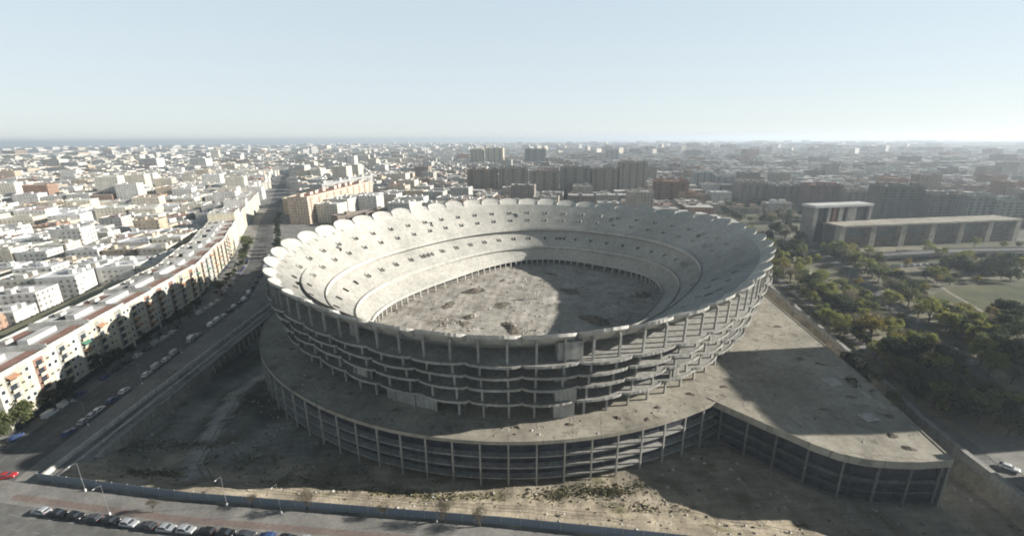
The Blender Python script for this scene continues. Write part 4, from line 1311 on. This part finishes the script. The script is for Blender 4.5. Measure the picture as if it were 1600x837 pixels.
def plant(kind, x, y, where, group, s=1.0, z=Z_ST):
    k = rt.randrange(3); pr = PROT[kind, k]
    sc = s * rt.choice((rt.uniform(.6, .95), rt.uniform(.9, 1.25), rt.uniform(1.05, 1.4)))
    if 'park' in group or 'stadium' in group:
        x += rt.gauss(0, 1.6); y += rt.gauss(0, 1.6)
    lab = f'{DESC[kind]} {where}'
    if pr.name not in usedp:
        usedp.add(pr.name); o = pr
        o.location = (x, y, z); o.rotation_euler = (0, 0, rt.uniform(0, 6.28)); o.scale = (sc,) * 3; o['label'] = lab; THINGS.append(o)
    else:
        o = place(pr, (x, y, z), rt.uniform(0, 6.28), lab, sc)
    o['category'] = 'tree'; o['group'] = group
    return o
# rows along the boundary wall and the park road
def clear(x, y):
    return not any(inside(P, x, y) for P in FOOT)
WP = WALL_R[1:] + [(200, 430)]
for off, step, kinds, where, s in ((10, 6.5, ('olive', 'bare', 'yellow', 'yellow'), 'beside the path along the boundary wall', .8), (19, 6.5, ('yellow', 'olive', 'dark', 'bare', 'golden'), 'between the boundary wall and the park road', 1.0),
                                   (29, 7, ('yellow', 'yellow', 'bare', 'olive'), 'on the near verge of the park road', 1.0)):
    for x, y, h in walk(offs(WP, off), step, 22 if off < 15 else 6):
        if y < 112 or rt.random() < .12 or not clear(x, y): continue
        plant(rt.choice(kinds), x + rt.uniform(-2, 2), y + rt.uniform(-2, 2), where, 'trees in the park', s)
for x, y, h in walk(offs(PARKROAD, 7.5), 7, 55):
    if clear(x, y) and y < 400:
        plant(rt.choice(('golden', 'yellow', 'yellow', 'bare', 'olive')), x + rt.uniform(-1.5, 1.5), y, 'on the far verge of the park road', 'trees in the park', 1.0)
for x, y, h in walk(offs(PARKROAD, 17), 7.5, 60):
    if clear(x, y) and y < 400:
        plant(rt.choice(('golden', 'olive', 'bare', 'dark')), x + rt.uniform(-3, 3), y, 'in the second row past the park road', 'trees in the park', .95)
LAWN = [G(1455, 470), G(1490, 502), G(1600, 496), G(1650, 458), G(1560, 446), G(1490, 452)]
for k in range(120):
    x, y = G(rt.uniform(1300, 1610), rt.uniform(404, 535))
    if clear(x, y) and not inside(LAWN, x, y) and dist_line(x, y, PARKROAD) > 6:
        plant(rt.choice(('yellow', 'olive', 'yellow', 'golden', 'bare', 'dark')), x, y, 'around the lawn right of the park road', 'trees in the park', .85)
for k in range(24):
    x, y = G(rt.uniform(1262, 1340), rt.uniform(386, 412))
    plant(rt.choice(('dark', 'olive', 'yellow')), x, y, 'at the foot of the curved ramp', 'trees in the park', .7)
for k in range(110):
    x, y = G(rt.uniform(1300, 1600), rt.uniform(525, 660))
    if clear(x, y) and dist_line(x, y, PARKROAD) > 7 and dist_line(x, y, WALL_R) > 8:
        plant(rt.choice(('dark', 'dark', 'olive')), x, y, 'in the shaded near part of the park', 'trees in the park', .95)
for k in range(17):
    x, y = G(rt.uniform(1462, 1590), rt.uniform(420, 440))
    plant('dark', x, y, 'in the dense grove above the lawn', 'trees in the park', 1.15)
for k in range(14):
    x, y = G(rt.uniform(1530, 1600), rt.uniform(498, 530))
    if clear(x, y): plant('dark', x, y, 'in the clump below the lawn', 'trees in the park', 1.05)
for k in range(50):
    x, y = G(rt.uniform(1202, 1256), rt.uniform(335, 415))
    if dist_line(x, y, PARKROAD) > 6: plant(rt.choice(('dark', 'olive', 'bare', 'dark')), x, y, 'left of the white framed building', 'trees in the park', 1.0)
for k in range(80):
    x, y = G(rt.uniform(1085, 1255), rt.uniform(312, 350))
    if True: plant(rt.choice(('dark', 'olive', 'bare')), x, y, 'behind the right rim of the stadium', 'trees beyond the stadium', 1.0)
for k in range(75):
    x, y = rt.uniform(215, 560), rt.uniform(425, 625)
    if inside(SCHOOL, x, y) and clear(x, y):
        plant(rt.choice(('dark', 'olive', 'bare', 'olive')), x, y, 'in the gardens behind the white framed building', 'trees beyond the stadium', 1.05)
for px, py in ((1345, 398), (1395, 400), (1432, 388), (1440, 396), (1560, 388), (1580, 386), (1510, 384)):
    x, y = G(px, py); plant(rt.choice(('olive', 'yellow')), x, y - 6, 'in front of the arcaded hall', 'trees in the park', .85)
# the avenue
for x, y, h in walk(offs(AVENUE, -11.6), 8.5, 34, 330):
    if rt.random() < .85:
        plant(rt.choice(('street', 'street', 'olive')), x + rt.uniform(-.6, .6), y, 'on the avenue pavement before the row houses', 'street trees along the avenue', .8 if rt.random() < .7 else 1.1)
for x, y, h in walk(offs(AVENUE, 12), 14, 290, 520):
    plant('street', x, y, 'on the far avenue near the pink slab', 'street trees along the avenue', 1.1)
for px, py in ((8, 678), (20, 672), (88, 640), (78, 636), (110, 632)):
    x, y = G(px, py); plant('street' if px > 50 else 'olive', x, y, 'at the near end of the avenue row', 'street trees along the avenue', 1.0)
for px, py in ((240, 800), (480, 795), (600, 806), (690, 815), (395, 790), (750, 822)):
    x, y = G(px, py); plant('bare', x, y, 'on the front pavement outside the hoarding', 'bare trees along the front street', .6)
for k in range(70):                                            # courtyards of the city
    a = rt.choice([c for c in cand if 260 < c[1] < 900 and abs(c[0]) < 1.1 * c[1]])
    x, y = a[0] + rt.uniform(14, 20), a[1] + rt.uniform(-12, 12)
    p = PX(x, y, 12)
    if 0 < p[0] < 1600 and area((x, y, 8, 8, 8)) > 0 and free(x, y, 4):
        plant(rt.choice(('dark', 'olive')), x, y, zone(x, y).replace('in the', 'between blocks of the') if zone(x, y).startswith('in the') else 'between blocks ' + zone(x, y), 'trees among the city blocks', 1.15)
for key, pr in list(PROT.items()):
    if pr.name not in usedp:
        for ch in list(pr.children): bpy.data.objects.remove(ch)
        bpy.data.objects.remove(pr)

# ------------------------------------------------------------------ cars
def car_proto(name, kind, paint):
    t = bpy.data.objects.new(name, None); COL.objects.link(t)
    if kind == 'van':
        Ln, prof, glass = 5.0, [(-2.5, .45), (2.45, .45), (2.5, .95), (1.75, 1.25), (1.15, 2.0), (.8, 2.12), (-2.45, 2.12), (-2.5, .9)], [(.95, 1.3), (1.55, 1.3), (1.08, 1.92), (.3, 1.92), (.3, 1.3)]
    else:
        Ln = 4.3
        prof = [(-2.15, .32), (2.1, .32), (2.15, .7), (1.9, .9), (.95, .98), (.30, 1.43), (-.2, 1.5), (-1.2, 1.46), (-1.95, 1.0), (-2.12, .92)]
        if kind == 'hatch':
            prof = [(-2.0, .32), (2.0, .32), (2.05, .7), (1.8, .9), (.95, 1.0), (.25, 1.47), (-.3, 1.55), (-1.5, 1.5), (-1.98, 1.05), (-2.04, .9)]
    mb = MB(); n = len(prof); W_ = .86 if kind != 'van' else .95
    def hw(z): return W_ * (1 if z < 1.0 else 1 - .2 * (z - 1.0) / .5 if kind != 'van' else 1 - .08 * (z - 1) / 1.1)
    V = [(x, -hw(z), z) for x, z in prof] + [(x, hw(z), z) for x, z in prof]
    mb.add(V, [tuple(range(n))[::-1], tuple(range(n, 2 * n))] + [(i, (i + 1) % n, n + (i + 1) % n, n + i) for i in range(n)])
    mb.build('body', paint, t)
    if kind == 'van':
        mb = MB()
        mb.add([(1.71, -.8, 1.30), (1.71, .8, 1.30), (1.21, .76, 1.94), (1.21, -.76, 1.94)], [(0, 1, 2, 3)])
        for s in (-1, 1):
            mb.add([(1.5, s * .955, 1.3), (.5, s * .955, 1.3), (.5, s * .905, 1.9), (1.05, s * .905, 1.9)], [(0, 1, 2, 3)])
        mb.build('windows', M['glass'], t)
    else:
        mb = MB(); f = prof
        mb.add([(.93, -.74, 1.02), (.93, .74, 1.02), (.34, .66, 1.42), (.34, -.66, 1.42)], [(0, 1, 2, 3)])
        r0, r1 = f[-2], f[-3]
        mb.add([(r0[0] - .005, -.74, r0[1] + .03), (r0[0] - .005, .74, r0[1] + .03), (r1[0] - .02, .68, r1[1] - .04), (r1[0] - .02, -.68, r1[1] - .04)], [(3, 2, 1, 0)])
        for s in (-1, 1):
            mb.add([(.75, s * .868, 1.02), (-1.65, s * .868, 1.05), (-1.2, s * .715, 1.42), (.2, s * .715, 1.42)], [(0, 1, 2, 3)])
        mb.build('windows', M['glass'], t)
    w = MB(); w.tube((0, -.1, 0), (0, .1, 0), .31, n=12); wm = w.build('wheel', M['rubber'], t)
    hub = MB(); hub.tube((0, -.12, 0), (0, .12, 0), .17, n=8); hub.build('rim', M['metal'], wm)
    first = True
    for sx in (-1.3, 1.3):
        for s in (-1, 1):
            o = wm if first else copy_tree(wm, t)
            first = False
            o.location = (sx, s * (W_ - .1), .31)
    for s in (-1, 1):
        l = MB(); l.box(prof[2][0] - .02, s * .62, .66, .08, .32, .14); l.build('headlight', M['white'], t)
        l = MB(); l.box(prof[-1][0] + .0, s * .66, .78, .08, .24, .14); l.build('tail_light', M['redlamp'], t)
    return t

PAINT = {'black': (.02, .02, .022), 'silver': (.42, .43, .44), 'white': (.72, .72, .71), 'dark grey': (.07, .072, .078), 'blue': (.05, .09, .22), 'red': (.45, .03, .035)}
CARP = {}
for nm, c in PAINT.items():
    pm = plain(nm + ' car paint', c, .28, .6, .1, .05)
    for kd in ('hatch', 'sedan', 'van'):
        if kd == 'van' and nm not in ('white', 'silver'): continue
        CARP[nm, kd] = car_proto('van' if kd == 'van' else 'car', kd, pm)
KW = {'hatch': 'hatchback', 'sedan': 'saloon car', 'van': 'van'}
usedc = set()
def car(colr, kd, x, y, h, where, group, z=Z_ST + .11):
    if (colr, kd) not in CARP: kd = 'sedan'
    pr = CARP[colr, kd]; lab = f'{colr} {KW[kd]} {where}'
    if pr.name not in usedc:
        usedc.add(pr.name); o = pr; o.location = (x, y, z); o.rotation_euler = (0, 0, h); o['label'] = lab; THINGS.append(o)
    else:
        o = place(pr, (x, y, z), h, lab)
    o['category'] = 'van' if kd == 'van' else 'car'; o['group'] = group
rc = random.Random(77)
fl = offs(FR, 9.4)
seq = ['silver', 'black', 'black', 'dark grey', 'black', 'silver', 'dark grey', 'silver', 'silver', 'black', 'black', 'dark grey', 'blue', 'black', 'silver', 'black']
for k, (x, y, h) in enumerate(walk(fl, 5.15, 72.5, 165)):
    car(seq[k % len(seq)], rc.choice(('hatch', 'sedan')), x, y, h + math.pi * (k % 3 == 0), 'parked in the row along the front street', 'cars parked along the front street', Z_ST + .112)
for off, st, en, where in ((-9.0, 12, 300, 'parked on the house side of the avenue'), (5.6, 62, 300, 'parked on the wall side of the avenue')):
    for x, y, h in walk(offs(AVENUE, off), 6.2, st, en):
        if rc.random() < .9:
            kd = rc.choice(('hatch', 'sedan', 'hatch', 'sedan', 'van'))
            car(rc.choice(('white', 'silver')) if kd == 'van' else rc.choice(('black', 'silver', 'white', 'dark grey', 'blue', 'white')), kd, x, y, h, where, 'cars parked along the avenue')
for px, py, cl, kd, hd in ((12, 746, 'red', 'sedan', .2), (145, 650, 'silver', 'sedan', 1.8), (300, 530, 'white', 'van', 1.75)):
    x, y = G(px, py); car(cl, kd, x, y, hd, 'driving on the avenue', 'cars driving on the avenue')
for x, y, h in walk([G(1385, 418), G(1475, 413)], 5.5):
    car(rc.choice(('white', 'silver', 'white', 'dark grey')), 'hatch', x, y, h + 1.4, 'in the small car park beyond the lawn', 'cars in the car park', Z_ST)
for px, py in ((1497, 550), (1521, 570), (1440, 505), (1380, 470), (1330, 440)):
    x, y = G(px, py)
    pts = walk(PARKROAD, 3); q = min(pts, key=lambda p: math.dist(p[:2], (x, y)))
    car(rc.choice(('white', 'silver')), 'hatch', q[0] + 1.8, q[1], q[2], 'on the park road under the trees', 'cars on the park road', Z_ST + .07)
x, y = G(1576, 733); car('white', 'sedan', x, y, R(-48), 'parked by the boundary wall corner', 'cars in the forecourt', Z_ST + .07)
for key, pr in list(CARP.items()):
    if pr.name not in usedc:
        for ch in list(pr.children):
            for g in list(ch.children): bpy.data.objects.remove(g)
            bpy.data.objects.remove(ch)
        bpy.data.objects.remove(pr)

# ------------------------------------------------------------------ street lamps
lp = bpy.data.objects.new('street_lamp', None); COL.objects.link(lp)
mb = MB(); mb.tube((0, 0, 0), (0, 0, 9), .06, .035); mb.tube((0, 0, 8.9), (1.6, 0, 9.3), .035, .03); part(mb, 'pole', M['metal'], parent=lp)
mb = MB(); mb.box(1.7, 0, 9.2, .5, .18, .1); part(mb, 'lamp_head', M['white'], parent=lp)
mb = MB(); mb.box(0, 0, -.2, .34, .34, .9); part(mb, 'base', M['white'], parent=lp)
first = True
def lamp(x, y, rz, where, group):
    global first
    if first:
        o = lp; first = False; o.location = (x, y, Z_ST + .1); o.rotation_euler = (0, 0, rz); o['label'] = f'thin grey street lamp {where}'; THINGS.append(o)
    else:
        o = place(lp, (x, y, Z_ST + .1), rz, f'thin grey street lamp {where}')
    o['category'] = 'street lamp'; o['group'] = group
for px, py in ((134, 767), (355, 790), (172, 804), (440, 802), (683, 816)):
    x, y = G(px, py); lamp(x, y, R(-97), 'on the front pavement by the hoarding', 'street lamps along the front street')
for x, y, h in walk(offs(AVENUE, 8.3), 26, 66, 330):
    lamp(x, y, h + R(90), 'along the wall side of the avenue', 'street lamps along the avenue')
for x, y, h in walk(offs(PARKROAD, -5.2), 30, 40, 260):
    lamp(x, y, h - R(90), 'beside the park road', 'street lamps in the park')

# ------------------------------------------------------------------ rubble and remains
def mound(seed, r, hgt, tone=None, n=26, rings=7):
    rr = random.Random(seed); V = [(0, 0, hgt)]; F = []
    ph = [rr.uniform(0, 6.28) for _ in range(4)]
    for i in range(1, rings + 1):
        q = i / rings
        for j in range(n):
            a = 2 * math.pi * j / n
            k = 1 + .22 * math.sin(2 * a + ph[0]) + .14 * math.sin(3 * a + ph[1]) + .08 * math.sin(7 * a + ph[2])
            z = hgt * (1 - q) ** 1.2 + (rr.uniform(-.5, .5) * .24 * hgt if i < rings else -.25)
            V.append((r * q * k * math.cos(a), r * q * k * math.sin(a) * .7, z))
    for j in range(n): F.append((0, 1 + j, 1 + (j + 1) % n))
    for i in range(rings - 1):
        for j in range(n):
            F.append((1 + i * n + j, 1 + (i + 1) * n + j, 1 + (i + 1) * n + (j + 1) % n, 1 + i * n + (j + 1) % n))
    mb = MB(); mb.add(V, F); return mb
def rubble(px, py, r, h, label, z=Z_FIELD, blocks=0, seed=0, name='rubble_mound', cat='rubble pile', group=None):
    x, y = G(px, py, z); t = thing(name, label, cat, (x, y, z), .3 * seed, group)
    mound(seed, r, h).build('soil', M['rubble'], t)
    rr = random.Random(seed + 5)
    for k in range(blocks):
        mb = MB(); w = rr.uniform(1.0, 2.6)
        mb.bar((0, 0, 0), (w, .2, rr.uniform(-.4, .5)), rr.uniform(.8, 1.6), rr.uniform(.3, .7))
        mb.build('concrete_block', M['pale'], t, loc=(rr.uniform(-.1, .9) * r, rr.uniform(-.6, .2) * r, h * rr.uniform(.3, .7)))
    return t
rubble(742, 455, 7.5, 2.4, 'large dark rubble mound with pale slabs in the sunny part of the field', blocks=5, seed=1)
rubble(733, 495, 4.5, 1.5, 'dark mound beside pale concrete blocks near the middle of the field', blocks=4, seed=2)
rubble(786, 438, 3.0, 1.0, 'small mound with one white block towards the far side of the field', blocks=2, seed=3)
rubble(700, 477, 6.0, .7, 'low flat dark mound in the left part of the field', seed=4)
rubble(785, 476, 6.5, .6, 'low dark strip of soil close to the shadow edge', seed=5)
rubble(722, 505, 4.0, .7, 'low mound half hidden behind the near rim', blocks=1, seed=6)
rubble(800, 512, 7.0, 1.6, 'broad mound with slabs just inside the near rim', blocks=4, seed=7)
rubble(860, 428, 5.0, 1.2, 'dark soil heap in the shade near the far colonnade', seed=8)
rubble(930, 500, 9.0, 2.6, 'tall dark soil heap in the shade of the right stand', seed=9)
rubble(890, 455, 8.0, 1.0, 'wide low soil heap in the shaded middle of the field', seed=10)
rubble(1002, 462, 7.0, 3.4, 'pale earth ramp against the right end of the field', blocks=3, seed=12)
rubble(620, 485, 3.5, .7, 'small brown heap by the left colonnade', seed=13)
x, y = G(828, 468, Z_FIELD)
ps = thing('rebar_columns', 'short row of white stub columns standing in the field', 'column stubs', (x, y, Z_FIELD), .2)
for k in range(6):
    mb = MB(); mb.bar((k * 1.5 - 3.7, 0, -.2), (k * 1.5 - 3.2, .1, 3.6 + .4 * (k % 2) + .3 * k), .45, .45); part(mb, 'post', M['white_wall'], parent=ps)
mb = MB(); mb.box(.3, .3, -.1, 10, 2.2, .5); part(mb, 'footing', M['conc'], parent=ps)
for k, (px, py) in enumerate(((810, 667), (890, 663), (965, 652), (1028, 636), (1078, 615), (1131, 604), (1012, 655), (620, 640), (545, 615), (480, 590), (455, 545), (590, 655), (700, 668))):
    x, y = G(px, py, Z_DECK)
    t = mound(40 + k, 1.5, .5, n=14, rings=4).build('debris_heap', M['rubble'], loc=(x, y, Z_DECK + .02))
    tag(t, f'small brown debris heap on the {"sunny right" if px > 780 else "shaded left"} part of the podium deck', 'debris heap', 'debris heaps on the podium deck')
for k, (px, py) in enumerate(((1250, 560), (1330, 620), (1365, 610), (1215, 510), (1395, 680), (1420, 700), (1290, 640), (1240, 475), (1390, 650))):
    x, y = G(px, py, Z_DECK)
    t = mound(70 + k, 1.9, .5, n=16, rings=4).build('debris_heap', M['rubble'], loc=(x, y, Z_DECK + .02))
    tag(t, 'dark debris heap on the roof of the podium wing', 'debris heap', 'debris heaps on the wing')
rubble(150, 728, 9, 2.6, 'pale spoil heap in the corner of the site below the white parapet', z=2.0, blocks=3, seed=15)

# weeds over the sandy ground
wr = random.Random(3); mb = MB()
def hground(x, y):
    j = int(np.clip(np.searchsorted(xs, x) - 1, 0, nx - 2)); i = int(np.clip(np.searchsorted(ys, y) - 1, 0, nr - 2))
    fx_ = (x - xs[j]) / (xs[j + 1] - xs[j]); fy_ = (y - ys[i]) / (ys[i + 1] - ys[i])
    return float((H[i, j] * (1 - fx_) + H[i, j + 1] * fx_) * (1 - fy_) + (H[i + 1, j] * (1 - fx_) + H[i + 1, j + 1] * fx_) * fy_)
spots = [(rx_, ry_, rr_, nn) for rx_, ry_, rr_, nn in ((945, 765, 60, 700), (700, 776, 70, 500), (610, 770, 60, 350), (860, 768, 50, 260), (250, 745, 60, 450), (400, 720, 70, 350), (330, 690, 50, 200), (1010, 790, 60, 160), (520, 745, 70, 350), (1170, 700, 50, 250), (300, 600, 40, 250), (240, 690, 40, 250), (380, 620, 30, 200))]
for px, py, rr_, nn in spots:
    sub_ = [(wr.gauss(0, .5) * rr_, wr.gauss(0, .5) * rr_ * .16) for _ in range(34)]
    for k in range(nn):
        s = wr.choice(sub_)
        x, y = G(px + s[0] + wr.gauss(0, 9), min(833, py + s[1] + wr.gauss(0, 4)), .8)
        z = hground(x, y); hh = wr.uniform(.1, .45); a = wr.uniform(0, 3.14); w = wr.uniform(.1, .28)
        dx, dy = math.cos(a) * w, math.sin(a) * w
        mb.add([(x - dx, y - dy, z - .1), (x + dx, y + dy, z - .1), (x + dx * 1.3 + wr.uniform(-.3, .3), y + dy * 1.3, z + hh), (x - dx * 1.2, y - dy * 1.2 + wr.uniform(-.3, .3), z + hh * .8)], [(0, 1, 2, 3)])
w = mb.build('weeds', M['weed']); w['kind'] = 'stuff'; w['label'] = 'dry weeds growing in patches over the sandy site'; w['category'] = 'weeds'

# loose stones and broken concrete over the site, the field and the decks
gr_ = random.Random(12)
def stones(n, pick_xy, zf, name, label, lo, hi):
    mb = MB()
    for k in range(n):
        q = pick_xy()
        if q is None: continue
        x, y = q; z = zf(x, y); r_ = lo + (hi - lo) * gr_.random() ** 3
        P = [(x + r_ * math.cos(a + gr_.uniform(-.4, .4)), y + r_ * math.sin(a + gr_.uniform(-.4, .4)), z - .03) for a in (0, 1.57, 3.14, 4.71)]
        c = gr_.choice(((.42, .40, .36), (.30, .27, .22), (.20, .17, .13), (.5, .48, .44), (.13, .11, .09)))
        top = (x + gr_.uniform(-.3, .3) * r_, y + gr_.uniform(-.3, .3) * r_, z + r_ * gr_.uniform(.35, .9))
        mb.add(P + [top], [(0, 1, 4), (1, 2, 4), (2, 3, 4), (3, 0, 4)], 0, c)
    o = mb.build(name, M['tint'], color=True); o['kind'] = 'stuff'; o['label'] = label; o['category'] = 'rubble'
def in_site():
    x, y = gr_.uniform(-130, 128), gr_.uniform(70, 150)
    if not inside(SITE, x, y) or inside(DECKP[::20].tolist(), x, y) or inside(WING, x, y) or dist_line(x, y, WALL_L) < 9: return None
    return x, y
stones(5200, in_site, hground, 'gravel', 'loose stones and concrete fragments strewn over the sandy site', .08, .75)
def in_field():
    a = gr_.uniform(0, 6.283); q = math.sqrt(gr_.random()) * .97
    p = INNP[int(a / 6.283 * N) % N]
    return CX + (p[0] - CX) * q, CY + (p[1] - CY) * q
fcl = [in_field() for _ in range(26)]
def in_field2():
    if gr_.random() < .45: return in_field()
    c = gr_.choice(fcl); return c[0] + gr_.gauss(0, 5), c[1] + gr_.gauss(0, 2.2)
stones(2600, in_field2, hground, 'debris', 'scattered fragments and stones over the dirt field inside the bowl', .12, 1.0)
def on_deck():
    if gr_.random() < .55:
        x, y = gr_.uniform(60, 140), gr_.uniform(96, 270)
        return (x, y) if inside(WING[:13] + [(60, 200)], x, y) and not inside(RIMP[::24].tolist(), x, y) else None
    j = gr_.randrange(ND); q = gr_.uniform(1, 9)
    return tuple(DECKP[j] - DECKN[j] * q)
stones(2200, on_deck, lambda x, y: Z_DECK + .01, 'deck_debris', 'small rubble fragments lying on the podium deck and wing roof', .1, .55)
# wheel ruts across the sand in front
def ruts(pts, name):
    mb = MB()
    P = [(x, y) for x, y, h in walk(pts, 1.0)]
    for d in (-.85, .85):
        a, b = offs(P, d - .17), offs(P, d + .17)
        mb.grid([[(x, y, hground(x, y) + .035) for x, y in a], [(x, y, hground(x, y) + .035) for x, y in b]], False)
    return struct(mb.build(name, M['rut']))
ruts(offs(FENCE[1:4], -6), 'wheel_ruts'); ruts([(-92, 106), (-70, 104), (-40, 97.5), (-8, 95.5), (24, 92)], 'wheel_ruts'); ruts([(-104, 165), (-105, 150), (-101, 132), (-96, 114), (-86, 104.5)], 'wheel_ruts'); ruts([(30, 96), (48, 93), (70, 86), (84, 84)], 'wheel_ruts')
# pipes, planks and offcuts left on the wing roof
for k in range(16):
    px, py = gr_.uniform(1215, 1440), gr_.uniform(490, 700)
    x, y = G(px, py, Z_DECK)
    if not inside(off_poly(WING[:13], 2) + [(70, 200)], x, y) or inside(RIMP[::24].tolist(), x, y): continue
    t = thing('timber_stack', 'small stack of weathered planks left on the wing roof', 'timber stack', (x, y, Z_DECK), gr_.uniform(0, 3.1), 'plank stacks on the wing')
    for q in range(3):
        mb = MB(); mb.box(gr_.uniform(-.3, .3), q * .5 - .5, .0 + .003 * q, gr_.uniform(2.2, 4.5), .34, .16 + .1 * gr_.random(), gr_.uniform(-.12, .12)); part(mb, 'plank', M['rubble' if k % 2 else 'pale'], parent=t)

# ------------------------------------------------------------------ the air
hm = bpy.data.materials.new('haze'); hm.use_nodes = True
ht_ = hm.node_tree
for n in list(ht_.nodes): ht_.nodes.remove(n)
pv = ht_.nodes.new('ShaderNodeVolumePrincipled'); mo = ht_.nodes.new('ShaderNodeOutputMaterial')
pv.inputs['Color'].default_value = (.80, .90, 1.0, 1); pv.inputs['Density'].default_value = HAZE; pv.inputs['Anisotropy'].default_value = .25
ht_.links.new(pv.outputs[0], mo.inputs['Volume'])
mb = MB(); mb.box(0, 28000, -3.0, 124000, 66000, 131, 0)
hz = mb.build('haze', hm); hz['kind'] = 'stuff'; hz['label'] = 'thin pale haze over the whole city'; hz['category'] = 'haze'

# ------------------------------------------------------------------ labels that single each thing out
ORD = 'first second third fourth fifth sixth seventh eighth ninth tenth eleventh twelfth thirteenth fourteenth fifteenth sixteenth seventeenth eighteenth nineteenth twentieth'.split()
def ordw(k):
    return ORD[k] if k < 20 else ('twenty-' + ORD[k - 20] if k < 29 else ('thirtieth' if k == 29 else ('thirty-' + ORD[k - 30] if k < 39 else f'{k + 1}th')))
bpy.context.view_layer.update()
byl = {}
for o in THINGS:
    byl.setdefault(o['label'], []).append(o)
for lab, L in byl.items():
    if len(L) == 1:
        continue
    L.sort(key=lambda o: PX(*o.matrix_world.translation)[0])
    for k, o in enumerate(L):
        o['label'] = (lab + ', leftmost') if k == 0 else (lab + ', rightmost') if k == len(L) - 1 else f'{lab}, {ordw(k)} from left'
